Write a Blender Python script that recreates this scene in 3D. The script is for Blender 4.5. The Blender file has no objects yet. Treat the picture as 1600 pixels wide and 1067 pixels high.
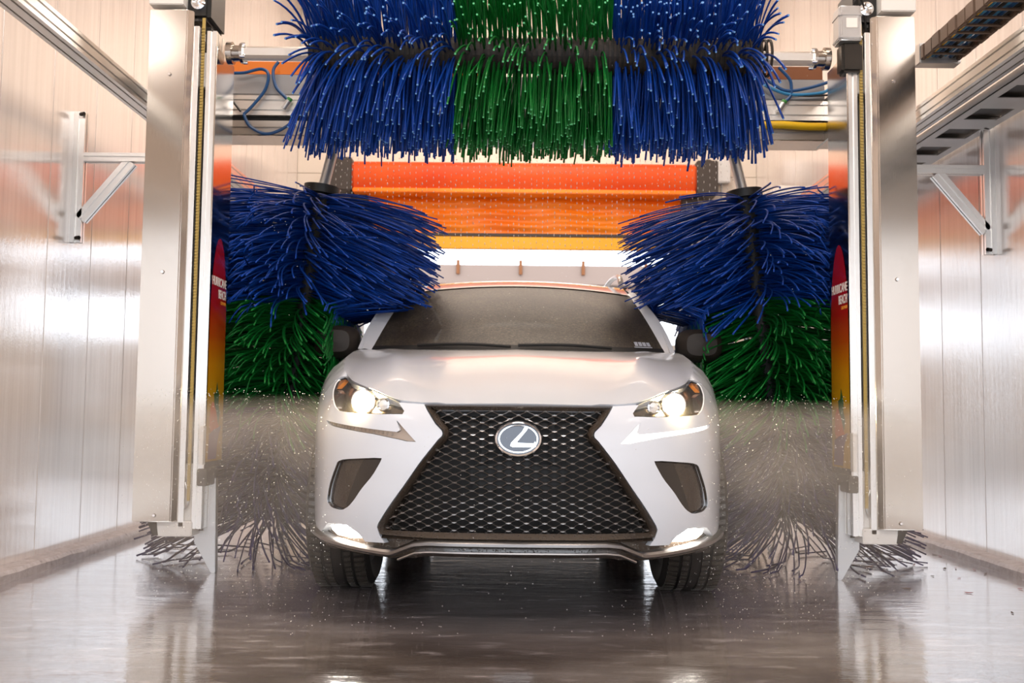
import bpy, bmesh, math, random
import numpy as np
from mathutils import Vector, Matrix, geometry
rnd = random.Random(7)
nrg = np.random.default_rng(11)
SC = bpy.context.scene
COL = SC.collection

# ------------------------------------------------------------------ camera
FPX = 1556.0
CAM_POS = Vector((0, 0, 0.785))
roll, pitch, yaw = math.radians(.62), math.atan(108.5 / FPX), math.radians(.18)
fw = Vector((-math.sin(yaw) * math.cos(pitch), math.cos(yaw) * math.cos(pitch), math.sin(pitch)))
r0 = fw.cross(Vector((0, 0, 1))).normalized(); u0 = r0.cross(fw)
rv = math.cos(roll) * r0 + math.sin(roll) * u0
uv = math.cos(roll) * u0 - math.sin(roll) * r0
cd = bpy.data.cameras.new('camera'); cam = bpy.data.objects.new('camera', cd); COL.objects.link(cam)
m = Matrix.Identity(4)
for i in range(3):
    m[i][0] = rv[i]; m[i][1] = uv[i]; m[i][2] = -fw[i]; m[i][3] = CAM_POS[i]
cam.matrix_world = m
cd.sensor_width = 36; cd.lens = 36 * FPX / 1600; cd.clip_start = .05; cd.clip_end = 300
cd.dof.use_dof = True; cd.dof.focus_distance = 3.9; cd.dof.aperture_fstop = 4.0
SC.camera = cam
# ------------------------------------------------------------------ world, light, exposure
w = bpy.data.worlds.new('sky'); SC.world = w; w.use_nodes = True
bg = w.node_tree.nodes['Background']; bg.inputs[0].default_value = (.85, .91, 1.0, 1); bg.inputs[1].default_value = 3.8
SC.view_settings.view_transform = 'Standard'; SC.view_settings.look = 'None'
SC.view_settings.gamma = 1; SC.view_settings.use_curve_mapping = False
SC.view_settings.exposure = 0.16
SC.cycles.volume_bounces = 2

def area(name, loc, sx, sy, power, col, rot=(0, 0, 0)):
    l = bpy.data.lights.new(name, 'AREA'); l.shape = 'RECTANGLE'; l.size = sx; l.size_y = sy; l.energy = power; l.color = col
    o = bpy.data.objects.new(name, l); COL.objects.link(o); o.location = loc; o.rotation_euler = rot
    return o
WARM = (1, .86, .77)
for yy in (3.4, 6.2, 8.9):
    area('ceiling_lamp_light', (.1, yy, 5.12), 3.4, .5, 66, WARM)
area('entry_fill_light', (.1, -.42, 4.50), 2.2, .5, 90, (1, .95, .94), (math.radians(42), 0, 0))  # unseen lamp added behind the camera to brighten the car's front

GX = .09      # centre line of the wash gantry
# ------------------------------------------------------------------ materials
def mat(name, col=(.5, .5, .5), rough=.5, metal=0, spec=.5, coat=0, emit=None, estr=0, trans=0, ior=1.45, alpha=1):
    mm = bpy.data.materials.new(name); mm.use_nodes = True
    b = mm.node_tree.nodes['Principled BSDF']
    b.inputs['Base Color'].default_value = (*col, 1); b.inputs['Roughness'].default_value = rough
    b.inputs['Metallic'].default_value = metal; b.inputs['Specular IOR Level'].default_value = spec
    b.inputs['Coat Weight'].default_value = coat; b.inputs['Coat Roughness'].default_value = .06
    b.inputs['Transmission Weight'].default_value = trans; b.inputs['IOR'].default_value = ior
    b.inputs['Alpha'].default_value = alpha
    if emit: b.inputs['Emission Color'].default_value = (*emit, 1); b.inputs['Emission Strength'].default_value = estr
    return mm
def nd(mm, t, **k):
    n = mm.node_tree.nodes.new(t)
    for a, v in k.items(): setattr(n, a, v)
    return n
def lk(mm, a, b): mm.node_tree.links.new(a, b)
def bsdf(mm): return mm.node_tree.nodes['Principled BSDF']
def coords(mm, scale=(1, 1, 1), kind='Position'):
    if kind == 'Position': g = nd(mm, 'ShaderNodeNewGeometry').outputs['Position']
    else: g = nd(mm, 'ShaderNodeTexCoord').outputs[kind]
    mp = nd(mm, 'ShaderNodeMapping'); mp.inputs['Scale'].default_value = scale
    lk(mm, g, mp.inputs[0]); return mp.outputs[0]
def noise(mm, vec, scale=5, detail=4, rough=.55):
    n = nd(mm, 'ShaderNodeTexNoise'); n.inputs['Scale'].default_value = scale; n.inputs['Detail'].default_value = detail
    n.inputs['Roughness'].default_value = rough; lk(mm, vec, n.inputs['Vector']); return n.outputs['Fac']
def ramp(mm, fac, stops):
    r = nd(mm, 'ShaderNodeValToRGB'); e = r.color_ramp.elements
    while len(e) < len(stops): e.new(.5)
    for i, (p, c) in enumerate(stops):
        e[i].position = p; e[i].color = (*c, 1) if len(c) == 3 else c
    lk(mm, fac, r.inputs[0]); return r.outputs[0]
def mrange(mm, fac, a, b, c, d):
    r = nd(mm, 'ShaderNodeMapRange'); lk(mm, fac, r.inputs[0])
    for i, v in enumerate((a, b, c, d)): r.inputs[i + 1].default_value = v
    return r.outputs[0]
def bump(mm, h, strength=.2, dist=.01, prev=None):
    b = nd(mm, 'ShaderNodeBump'); b.inputs['Strength'].default_value = strength; b.inputs['Distance'].default_value = dist
    lk(mm, h, b.inputs['Height'])
    if prev is not None: lk(mm, prev, b.inputs['Normal'])
    lk(mm, b.outputs[0], bsdf(mm).inputs['Normal'])
    if bsdf(mm).inputs['Coat Weight'].default_value > 0: lk(mm, b.outputs[0], bsdf(mm).inputs['Coat Normal'])
    return b.outputs[0]

M = {}
# white PVC wall panels, glossy and wet, fine upright flutes and dried runs
def wallmat(name, rough=.17):
    mm = mat(name, (.78, .73, .69), rough, spec=1.0, coat=1.0)
    bsdf(mm).inputs['Coat IOR'].default_value = 1.7
    v = coords(mm, (1, 14, .35)); n1 = noise(mm, v, 2.2, 5, .6)
    lk(mm, ramp(mm, n1, [(.25, (.60, .53, .50)), (.5, (.69, .62, .585)), (.8, (.76, .70, .665))]), bsdf(mm).inputs['Base Color'])
    lk(mm, mrange(mm, n1, .3, .7, rough - .05, rough + .08), bsdf(mm).inputs['Roughness'])
    v2 = coords(mm, (0, 1, 0)); wv = nd(mm, 'ShaderNodeTexWave', bands_direction='Y'); wv.inputs['Scale'].default_value = 6.3; wv.inputs['Distortion'].default_value = 0
    lk(mm, v2, wv.inputs['Vector'])
    b = bump(mm, wv.outputs['Fac'], .06, .002)
    n2 = noise(mm, coords(mm, (1, 60, 5)), 3, 4); b = bump(mm, n2, .14, .004, b)
    n3 = noise(mm, coords(mm, (1, 1, 1)), 110, 2); bump(mm, n3, .10, .002, b)
    return mm
M['wall'] = wallmat('wet_white_panel', .11)
M['backwall'] = mat('cream_wall', (.80, .72, .63), .4)
M['ceil'] = mat('ceiling_cream', (.75, .68, .60), .6)
M['frontwall'] = mat('front_wall_tan', (.15, .105, .07), .5)
# wet concrete floor
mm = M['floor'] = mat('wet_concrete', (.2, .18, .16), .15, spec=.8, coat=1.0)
bsdf(mm).inputs['Coat Roughness'].default_value = .05; bsdf(mm).inputs['Coat IOR'].default_value = 1.45
n1 = noise(mm, coords(mm, (.7, 1.6, 1)), 1.6, 7, .62)
n2 = noise(mm, coords(mm, (1, 3.2, 1)), 5, 6, .6)
c1 = ramp(mm, n1, [(.3, (.060, .046, .040)), (.52, (.120, .098, .090)), (.72, (.21, .185, .18))])
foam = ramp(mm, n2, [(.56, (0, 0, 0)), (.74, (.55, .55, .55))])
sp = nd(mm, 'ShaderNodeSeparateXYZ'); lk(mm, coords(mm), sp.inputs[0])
soap_lift = mrange(mm, sp.outputs['Y'], 3.2, 4.3, 0, .8)   # soapy film under brushes and car, made paler to lift the shaded floor
mad = nd(mm, 'ShaderNodeMath', operation='MULTIPLY_ADD'); lk(mm, soap_lift, mad.inputs[0]); lk(mm, n2, mad.inputs[1]); lk(mm, foam, mad.inputs[2]); foam = mad.outputs[0]
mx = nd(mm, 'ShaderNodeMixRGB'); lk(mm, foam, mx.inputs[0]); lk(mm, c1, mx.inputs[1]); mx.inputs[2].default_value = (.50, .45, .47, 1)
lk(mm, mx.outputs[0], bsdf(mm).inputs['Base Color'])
lk(mm, mrange(mm, n1, .3, .7, .08, .22), bsdf(mm).inputs['Roughness'])
b = bump(mm, noise(mm, coords(mm, (.5, 1.8, 1)), 6, 5, .55), .13, .02)
bump(mm, noise(mm, coords(mm, (1, 1.8, 1)), 55, 3), .12, .003, b)
mm = M['concrete'] = mat('curb_concrete', (.45, .40, .37), .55)
n1 = noise(mm, coords(mm), 26, 7, .65); lk(mm, ramp(mm, n1, [(.27, (.08, .055, .045)), (.37, (.40, .345, .335)), (.7, (.56, .51, .51))]), bsdf(mm).inputs['Base Color']); bump(mm, n1, .5, .01)
mm = M['ground'] = mat('outside_asphalt', (.2, .19, .18), .8)
n1 = noise(mm, coords(mm, (.12, .5, 1)), 1.5, 5); lk(mm, ramp(mm, n1, [(.38, (.085, .08, .08)), (.5, (.17, .16, .15)), (.62, (.30, .28, .25))]), bsdf(mm).inputs['Base Color'])
# metals
def brushed(name, col, rough, sc=(150, 150, 3), b=.012):
    mm = mat(name, col, rough, 1)
    n1 = noise(mm, coords(mm, sc), 6, 4); lk(mm, mrange(mm, n1, .3, .7, rough - .05, rough + .08), bsdf(mm).inputs['Roughness']); bump(mm, n1, b, .001)
    return mm
M['steel'] = brushed('brushed_stainless', (.52, .475, .425), .13)
M['mirror_steel'] = brushed('polished_stainless', (.62, .57, .52), .12)
M['alu'] = brushed('anodised_aluminium', (.78, .76, .73), .33)
M['aludark'] = brushed('weathered_aluminium', (.50, .46, .42), .38)
M['galv'] = mat('grey_galvanised', (.52, .52, .52), .35, .8)
M['greybox'] = mat('grey_sheet', (.36, .36, .37), .35, .6)
M['white'] = mat('white_coated', (.80, .78, .75), .35)
M['black'] = mat('black_plastic', (.012, .011, .010), .4)
M['darkmetal'] = mat('dark_metal', (.05, .045, .04), .35, .9)
M['chrome'] = mat('chrome', (.85, .86, .88), .07, 1)
M['orangecover'] = mat('orange_cover', (.72, .19, .02), .4)
M['browncover'] = mat('rust_brown_cover', (.20, .07, .025), .45)
M['belt'] = mat('ochre_toothed_belt', (.42, .30, .08), .5)
M['yellowhose'] = mat('yellow_hose', (.85, .52, .01), .35)
M['bluecable'] = mat('blue_cable', (.012, .07, .20), .35)
M['bluecable2'] = mat('light_blue_cable', (.03, .22, .45), .35)
M['holder'] = mat('dark_strip_holder', (.022, .015, .011), .6)
M['chainlink'] = mat('brown_black_chain_link', (.13, .085, .06), .5)
M['green'] = mat('green_sleeve', (.05, .25, .05), .4)
# bristles
def bristlemat(name, col):
    mm = mat(name, col, .38, spec=.33)
    n1 = noise(mm, coords(mm), 9, 2)
    lk(mm, ramp(mm, n1, [(.3, tuple(c * .75 for c in col)), (.7, tuple(min(1, c * 1.2) for c in col))]), bsdf(mm).inputs['Base Color'])
    return mm
M['bblue'] = bristlemat('blue_foam_strip', (.003, .044, .285)); M['bgreen'] = bristlemat('green_foam_strip', (.003, .125, .018))
M['bpurple'] = bristlemat('violet_blue_foam_strip', (.022, .016, .085))
M['tipblue'] = mat('blue_tip_glint', (.14, .34, .70), .5); M['tipgreen'] = mat('green_tip_glint', (.10, .50, .22), .5)  # strip ends: their bright glint is put into a lighter colour
# car
mm = M['paint'] = mat('white_pearl_paint', (.66, .68, .72), .28, coat=1.0, spec=.5)
bump(mm, noise(mm, coords(mm), 160, 2), .03, .002)
M['trim'] = mat('gloss_black_trim', (.018, .013, .010), .16, coat=.6)
mm = M['wettrim'] = mat('wet_brown_black_trim', (.05, .036, .026), .22, coat=.5)
nn = nd(mm, 'ShaderNodeTexVoronoi'); nn.inputs['Scale'].default_value = 130; lk(mm, coords(mm), nn.inputs['Vector'])
bump(mm, ramp(mm, nn.outputs['Distance'], [(.12, (1, 1, 1)), (.32, (0, 0, 0))]), .5, .004)
M['mirrorcase'] = mat('wet_dark_mirror_case', (.022, .016, .012), .6)
M['matteblack'] = mat('matte_black', (.010, .009, .008), .6)
M['mesh'] = mat('grille_bar_gloss', (.17, .155, .145), .2, metal=.8, coat=.6)
M['silver'] = mat('satin_silver', (.36, .34, .33), .30, 1)
mm = M['rubber'] = mat('wet_rubber', (.05, .042, .034), .32)
nn = nd(mm, 'ShaderNodeTexVoronoi'); nn.inputs['Scale'].default_value = 120; lk(mm, coords(mm), nn.inputs['Vector'])
bump(mm, ramp(mm, nn.outputs['Distance'], [(.1, (1, 1, 1)), (.3, (0, 0, 0))]), .5, .004)
M['tyre'] = mat('dark_tyre_rubber', (.022, .018, .015), .65)
M['alloy'] = mat('grey_alloy', (.35, .34, .33), .25, 1)
def glassmix(name, tint, body, fac, rough=.08, drops=0, speck=None):
    mm = mat(name, body, rough, spec=.6); t = mm.node_tree
    tr = nd(mm, 'ShaderNodeBsdfTransparent'); tr.inputs[0].default_value = (*tint, 1)
    ms = nd(mm, 'ShaderNodeMixShader'); ms.inputs[0].default_value = fac
    lk(mm, tr.outputs[0], ms.inputs[1]); lk(mm, bsdf(mm).outputs[0], ms.inputs[2])
    lk(mm, ms.outputs[0], t.nodes['Material Output'].inputs[0])
    if drops:
        n = nd(mm, 'ShaderNodeTexVoronoi'); n.inputs['Scale'].default_value = drops; lk(mm, coords(mm), n.inputs['Vector'])
        bump(mm, ramp(mm, n.outputs['Distance'], [(.1, (1, 1, 1)), (.45, (0, 0, 0))]), .45, .004)
    if speck:
        n = noise(mm, coords(mm), 3.0, 9, .75); lk(mm, ramp(mm, n, [(.3, tuple(c * .6 for c in body)), (.55, body), (.75, speck)]), bsdf(mm).inputs['Base Color'])
    return mm
M['windshield'] = glassmix('wet_windshield_glass', (.22, .20, .17), (.062, .048, .032), .955, .42, 0)
mm = M['windshield']; n1 = noise(mm, coords(mm), 85, 6, .8); n2 = noise(mm, coords(mm, (1, 1, 1.4)), 4, 5, .6)
mx = nd(mm, 'ShaderNodeMixRGB', blend_type='MULTIPLY'); mx.inputs[0].default_value = 1
lk(mm, ramp(mm, n1, [(.42, (.35, .33, .30)), (.56, (1, 1, 1)), (.70, (2.6, 2.4, 2.1))]), mx.inputs[1]); lk(mm, ramp(mm, n2, [(.35, (.040, .030, .019)), (.65, (.085, .068, .045))]), mx.inputs[2]); lk(mm, mx.outputs[0], bsdf(mm).inputs['Base Color']); bump(mm, n1, .35, .003)  # brown tone carries the warm ceiling's reflection in the colour; specks are drops
M['sideglass'] = glassmix('dark_side_glass', (.10, .10, .10), (.012, .012, .012), .7, .05)
M['lens'] = glassmix('clear_lens', (.93, .93, .93), (.30, .29, .27), .16, .04)
M['lensdark'] = mat('smoked_reflector', (.17, .135, .10), .22, .8)
M['amber'] = mat('amber_reflector', (.38, .12, .01), .2, .2)
M['ledbar'] = mat('led_bar', (.40, .33, .27), .2, .55)
M['ledlit'] = mat('lit_led_bar', (.9, .88, .85), .3, emit=(1, .90, .82), estr=1.3)
M['lampglow'] = mat('lit_projector', (1, 1, 1), .3, emit=(1, .83, .52), estr=75)
M['fogglow'] = mat('lit_fog_lamp', (1, 1, 1), .3, emit=(1, .95, .86), estr=32)
M['emblemglass'] = mat('dark_blue_emblem', (.015, .022, .04), .06, .2, coat=1)
M['seat'] = mat('dark_seat', (.03, .025, .022), .7)
# door
M['redvinyl'] = mat('red_orange_vinyl', (.72, .065, .008), .35)
M['orangevinyl'] = mat('orange_vinyl', (.95, .20, .008), .38)
for k in ('redvinyl', 'orangevinyl'):
    mm = M[k]; n = noise(mm, coords(mm, (1, 1, 2)), 1.3, 3); c = bsdf(mm).inputs['Base Color'].default_value
    lk(mm, ramp(mm, n, [(.35, tuple(c[:3])), (.7, (min(1, c[0] * 1.1), c[1] * 1.5 + .01, c[2] * 1.3))]), bsdf(mm).inputs['Base Color'])
M['yellowvinyl'] = mat('yellow_vinyl', (.85, .42, .02), .4)
M['charcoal'] = mat('charcoal_bracket', (.05, .04, .035), .5)
M['beige'] = mat('pink_beige_fascia', (.27, .19, .15), .6)
M['postorange'] = mat('orange_marker', (.20, .06, .007), .5)
M['water'] = mat('water_drop', (.95, .93, .90), .12, trans=.35, ior=1.33)
M['leafred'] = mat('dead_red_leaf', (.22, .03, .03), .6); M['leafbrown'] = mat('dead_brown_leaf', (.07, .035, .02), .7)
M['lamp_diffuser'] = mat('lamp_diffuser', (1, .9, .75), .5, emit=(1, .85, .66), estr=4)
# poster print: red to yellow by height
mm = M['print'] = mat('sunset_print', (.6, .1, .02), .22, coat=.4)
sp = nd(mm, 'ShaderNodeSeparateXYZ'); lk(mm, coords(mm), sp.inputs[0])
lk(mm, ramp(mm, mrange(mm, sp.outputs['Z'], .53, 1.62, 0, 1), [(0, (.55, .30, .02)), (.28, (.62, .33, .01)), (.42, (.62, .25, .005)), (.55, (.48, .07, .004)), (.68, (.40, .008, .008)), (1, (.34, .006, .012))]), bsdf(mm).inputs['Base Color'])
M['pwhite'] = mat('print_white', (.85, .80, .76), .4); M['porange'] = mat('print_orange', (.80, .30, .03), .4); M['pred'] = mat('print_red_orange', (.62, .13, .02), .35)
M['pgreen'] = mat('print_green', (.03, .10, .025), .4); M['ppurple'] = mat('print_purple', (.16, .06, .12), .4)

# ------------------------------------------------------------------ mesh helpers
ORI = {}
class MB:
    def __init__(s): s.v = []; s.f = []; s.mi = []
    def add(s, vs, fs, mi=0):
        o = len(s.v); s.v += [tuple(p) for p in vs]; s.f += [tuple(i + o for i in f) for f in fs]; s.mi += [mi] * len(fs); return s
    def box(s, x0, x1, y0, y1, z0, z1, mi=0):
        return s.add([(x0, y0, z0), (x1, y0, z0), (x1, y1, z0), (x0, y1, z0), (x0, y0, z1), (x1, y0, z1), (x1, y1, z1), (x0, y1, z1)],
                     [(3, 2, 1, 0), (4, 5, 6, 7), (0, 1, 5, 4), (1, 2, 6, 5), (2, 3, 7, 6), (3, 0, 4, 7)], mi)
    def extrude(s, poly, a, b, up=(0, 0, 1), mi=0, caps=True):
        a, b = Vector(a), Vector(b); d = (b - a).normalized(); x = d.cross(Vector(up)).normalized(); y = x.cross(d)
        n = len(poly); vs = [a + x * p[0] + y * p[1] for p in poly] + [b + x * p[0] + y * p[1] for p in poly]
        fs = [(i, (i + 1) % n, n + (i + 1) % n, n + i) for i in range(n)]
        if caps: fs += [tuple(range(n))[::-1], tuple(range(n, 2 * n))]
        return s.add(vs, fs, mi)
    def cyl(s, a, b, r, n=16, r2=None, mi=0):
        a, b = Vector(a), Vector(b); d = (b - a).normalized(); h = Vector((0, 0, 1)) if abs(d.z) < .9 else Vector((1, 0, 0))
        x = d.cross(h).normalized(); y = x.cross(d); r2 = r if r2 is None else r2
        vs = []
        for c, rr in ((a, r), (b, r2)): vs += [c + (x * math.cos(2 * math.pi * i / n) + y * math.sin(2 * math.pi * i / n)) * rr for i in range(n)]
        return s.add(vs, [(i, (i + 1) % n, n + (i + 1) % n, n + i) for i in range(n)] + [tuple(range(n))[::-1], tuple(range(n, 2 * n))], mi)
    def lathe(s, c, axis, prof, n=32, mi=0, arc=None):
        c = Vector(c); d = Vector(axis).normalized(); h = Vector((0, 0, 1)) if abs(d.z) < .9 else Vector((1, 0, 0))
        x = d.cross(h).normalized(); y = x.cross(d); k = len(prof); vs = []
        for i in range(n):
            an = 2 * math.pi * i / n
            vs += [c + d * p[0] + (x * math.cos(an) + y * math.sin(an)) * p[1] for p in prof]
        return s.add(vs, [(i * k + j, i * k + j + 1, ((i + 1) % n) * k + j + 1, ((i + 1) % n) * k + j) for i in range(n) for j in range(k - 1)], mi)
    def tube(s, pts, r, n=8, smooth=True, mi=0):
        P = [Vector(p) for p in pts]
        if smooth:
            Q = []
            for i in range(len(P) - 1):
                p0, p1, p2, p3 = P[max(i - 1, 0)], P[i], P[i + 1], P[min(i + 2, len(P) - 1)]
                for k in range(6):
                    t = k / 6; Q.append(.5 * ((2 * p1) + (p2 - p0) * t + (2 * p0 - 5 * p1 + 4 * p2 - p3) * t * t + (3 * p1 - p0 - 3 * p2 + p3) * t ** 3))
            P = Q + [P[-1]]
        d = (P[1] - P[0]).normalized(); x = d.orthogonal().normalized(); vs = []
        for i, p in enumerate(P):
            d = (P[min(i + 1, len(P) - 1)] - P[max(i - 1, 0)]).normalized(); x = (x - d * x.dot(d)).normalized(); y = d.cross(x)
            rr = r[i] if isinstance(r, list) else r
            vs += [p + (x * math.cos(2 * math.pi * j / n) + y * math.sin(2 * math.pi * j / n)) * rr for j in range(n)]
        k = len(P)
        return s.add(vs, [(i * n + j, i * n + (j + 1) % n, (i + 1) * n + (j + 1) % n, (i + 1) * n + j) for i in range(k - 1) for j in range(n)] + [tuple(range(n))[::-1], tuple(range((k - 1) * n, k * n))], mi)
    def grid(s, rows, mi=0, flip=False):
        k = len(rows[0]); vs = [p for r in rows for p in r]; fs = []
        for i in range(len(rows) - 1):
            for j in range(k - 1):
                q = (i * k + j, i * k + j + 1, (i + 1) * k + j + 1, (i + 1) * k + j); fs.append(q[::-1] if flip else q)
        return s.add(vs, fs, mi)
    def build(s, name, mats, parent=None, bevel=0, smooth=False, weld=False, thick=0, **props):
        return mk(name, s.v, s.f, mats, parent, bevel, smooth, weld, s.mi, thick, **props)
def mk(name, v, f, mats, parent=None, bevel=0, smooth=False, weld=False, mi=None, thick=0, **props):
    me = bpy.data.meshes.new(name); o0 = ORI.get(parent.name if parent else '', (0, 0, 0))
    me.from_pydata([(p[0] - o0[0], p[1] - o0[1], p[2] - o0[2]) for p in v], [], f)
    if not isinstance(mats, (list, tuple)): mats = [mats]
    for mm_ in mats: me.materials.append(mm_)
    if mi and any(mi): me.polygons.foreach_set('material_index', mi)
    bm = bmesh.new(); bm.from_mesh(me)
    if weld: bmesh.ops.remove_doubles(bm, verts=bm.verts, dist=1e-4)
    if thick: bmesh.ops.solidify(bm, geom=bm.faces[:], thickness=thick)
    bmesh.ops.recalc_face_normals(bm, faces=bm.faces)
    if bevel:
        es = [e for e in bm.edges if len(e.link_faces) == 2 and e.calc_face_angle(0) > .6]
        bmesh.ops.bevel(bm, geom=es, offset=bevel, segments=2, affect='EDGES', clamp_overlap=True)
    bm.to_mesh(me); bm.free()
    if smooth:
        me.polygons.foreach_set('use_smooth', [True] * len(me.polygons)); me.set_sharp_from_angle(angle=math.radians(38))
    o = bpy.data.objects.new(name, me); COL.objects.link(o)
    if parent: o.parent = parent; ORI[o.name] = o0
    for k, val in props.items(): o[k] = val
    return o
def thing(name, loc, label, cat, group=None):
    o = bpy.data.objects.new(name, None); COL.objects.link(o); o.location = loc; o.empty_display_size = .1
    ORI[o.name] = loc; o['label'] = label; o['category'] = cat
    if group: o['group'] = group
    return o
def struct_root(name, loc=(0, 0, 0)):
    o = bpy.data.objects.new(name, None); COL.objects.link(o); o.location = loc; ORI[o.name] = loc; o['kind'] = 'structure'; return o
def share(src, name, parent, off):
    o = src.copy(); o.name = name; COL.objects.link(o); o.parent = parent; o.location = off; return o
def slotprof(a, b, s=.012, d=.012, slots=(1, 1)):
    """aluminium profile section a x b with slots; slots = number on the a sides and on the b sides"""
    pts = []
    def side(L, n, f):
        q = [(-L / 2, 0)]
        for i in range(n):
            c = -L / 2 + L * (i + .5) / n; q += [(c - s / 2, 0), (c - s / 2, d), (c + s / 2, d), (c + s / 2, 0)]
        return [f(u_, v_) for u_, v_ in q]
    pts += side(a, slots[0], lambda u_, v_: (u_, -b / 2 + v_)); pts += side(b, slots[1], lambda u_, v_: (a / 2 - v_, u_))
    pts += side(a, slots[0], lambda u_, v_: (-u_, b / 2 - v_)); pts += side(b, slots[1], lambda u_, v_: (-a / 2 + v_, -u_))
    return pts
def pchip(xs, ys):
    xs = np.array(xs, float); ys = np.array(ys, float); h = np.diff(xs); dl = np.diff(ys) / h; mm_ = np.zeros_like(ys)
    for i in range(1, len(xs) - 1):
        if dl[i - 1] * dl[i] > 0:
            w1 = 2 * h[i] + h[i - 1]; w2 = h[i] + 2 * h[i - 1]; mm_[i] = (w1 + w2) / (w1 / dl[i - 1] + w2 / dl[i])
    mm_[0] = dl[0]; mm_[-1] = dl[-1]
    xs, ys, h, mm_ = xs.tolist(), ys.tolist(), h.tolist(), mm_.tolist()
    import bisect
    def f(x):
        x = min(max(x, xs[0]), xs[-1]); i = min(max(bisect.bisect_left(xs, x) - 1, 0), len(h) - 1); t = (x - xs[i]) / h[i]
        return (1 + 2 * t) * (1 - t) ** 2 * ys[i] + t * (1 - t) ** 2 * h[i] * mm_[i] + t * t * (3 - 2 * t) * ys[i + 1] + t * t * (t - 1) * h[i] * mm_[i + 1]
    return f
# ================================================================== SETTING
XL, XR, YF, YB, ZC = -2.35, 2.56, -1.2, 10.5, 5.3
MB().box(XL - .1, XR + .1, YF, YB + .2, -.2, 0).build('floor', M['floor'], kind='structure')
MB().box(-60, 60, YB + .2, 90, -.25, -.02).build('ground', M['ground'], kind='structure')
MB().box(-60, 60, -60, YF, -.25, -.02).build('ground', mat('driveway_concrete', (.42, .40, .39), .8), kind='structure')
MB().box(XL - .1, XR + .1, YF, YB + .2, ZC, ZC + .15).build('ceiling', M['ceil'], kind='structure')
for nm, xw, sg in (('wall_left', XL, -1), ('wall_right', XR, 1)):
    root = MB().box(min(xw + sg * .012, xw + sg * .12), max(xw + sg * .012, xw + sg * .12), YF, YB + .2, 0, ZC).build(nm, M['ceil'], kind='structure')
    ORI[root.name] = (0, 0, 0)
    y = 4.43 - .51 * 12; src = None
    while y < YB:
        y0, y1 = max(y + .002, YF), min(y + .508, YB)
        if y1 - y0 > .05:
            if y1 - y0 > .5 and src is not None:
                o = share(src, 'wall_panel', root, (0, y - ysrc, 0))
            else:
                o = MB().box(min(xw, xw + sg * .012), max(xw, xw + sg * .012), y0, y1, .05, ZC).build('wall_panel', M['wall'], root, bevel=.003)
                if y1 - y0 > .5: src, ysrc = o, y
        y += .51
    # concrete curb along the foot of the wall
    xa, xb = (xw, xw + .11) if sg < 0 else (xw - .11, xw)
    bm_ = MB(); rows = []
    for k in range(90):
        yy = YF + (YB - YF) * k / 89; j = rnd.uniform(-.006, .006); e = rnd.uniform(-.006, .004)
        xf, xk = (xb, xa) if sg < 0 else (xa, xb)
        rows.append([(xf + j, yy, 0), (xf + j * .6, yy, .034 + e), (xf + sg * .014, yy, .05 + e * .5), (xk, yy, .053)])
    bm_.grid(rows).build('baseboard_left' if sg < 0 else 'baseboard_right', M['concrete'], kind='structure', smooth=True)
# back wall: horizontal boards round the door opening
DX0, DX1, DZ = -1.58, 1.74, 3.30
wb = MB().box(XL, DX0, YB + .03, YB + .2, 0, ZC).box(DX1, XR, YB + .03, YB + .2, 0, ZC).box(DX0, DX1, YB + .03, YB + .2, DZ, ZC).build('wall_back', M['backwall'], kind='structure')
ORI[wb.name] = (0, 0, 0)
z = 0.0
while z < ZC - .01:
    z1 = min(z + .30, ZC)
    spans = [(XL, XR)] if z >= DZ - .01 else [(XL, DX0), (DX1, XR)]
    for a, b_ in spans: MB().box(a, b_, YB, YB + .03, z + .002, z1 - .002).build('wall_board', M['backwall'], wb, bevel=.003)
    z += .30
for sx, nm in ((DX0, -1), (DX1, 1)):
    MB().box(min(sx, sx + nm * .07), max(sx, sx + nm * .07), YB - .03, YB, 0, DZ).build('trim_1', M['white'], kind='structure')
# front wall behind the camera with the entry opening
MB().box(XL, XL + .12, YF - .15, YF, 0, ZC).box(XR - .12, XR, YF - .15, YF, 0, ZC).box(XL + .12, XR - .12, YF - .15, YF, 2.72, ZC).build('wall_front', M['frontwall'], kind='structure')
MB().extrude([(-.25, .0), (.25, .0), (.25, .12), (-.25, .12)], (-1.0, -.45, 4.54), (1.2, -.45, 4.54), up=(0, -.669, .743)).build('ceiling_lamp', M['lamp_diffuser'], label='added tilted fill strip above the entry opening, out of view', category='lamp', group='ceiling strip lamps')  # glowing body of the added entry fill lamp
for yy in (3.4, 6.2, 8.9):
    MB().box(-1.6, 1.8, yy - .25, yy + .25, 5.16, 5.30).build('ceiling_lamp', M['lamp_diffuser'], label='ceiling strip lamp over the wash bay', category='lamp', group='ceiling strip lamps')
# roller door at the far end, half raised
door = struct_root('door_1', (.07, YB - .1, 0))
yd = YB
pr = [(-.11, -.155), (.11, -.155), (.15, -.10), (.15, .12), (.11, .155), (-.11, .155)]
MB().extrude(pr, (-1.71, yd - .20, 3.205), (1.86, yd - .20, 3.205)).build('hood', M['redvinyl'], door, bevel=.02, smooth=True, label='red orange door hood')
MB().box(-1.70, 1.85, yd - .345, yd - .05, 3.03, 3.075).build('hood_lip', M['orangevinyl'], door, bevel=.008)
for a, b_ in ((-1.93, -1.71), (1.86, 2.08)):
    MB().box(a, b_, yd - .36, yd - .02, 3.04, 3.39).build('end_bracket', M['charcoal'], door, bevel=.01)
rows = []
for k in range(24):
    zz = 2.64 + (3.03 - 2.64) * k / 23; dy = .012 * math.sin(k * .9)
    rows.append([(-1.56 + 3.29 * i / 20, yd - .12 + dy + .01 * math.sin(i * 1.3 + k), zz) for i in range(21)])
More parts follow.
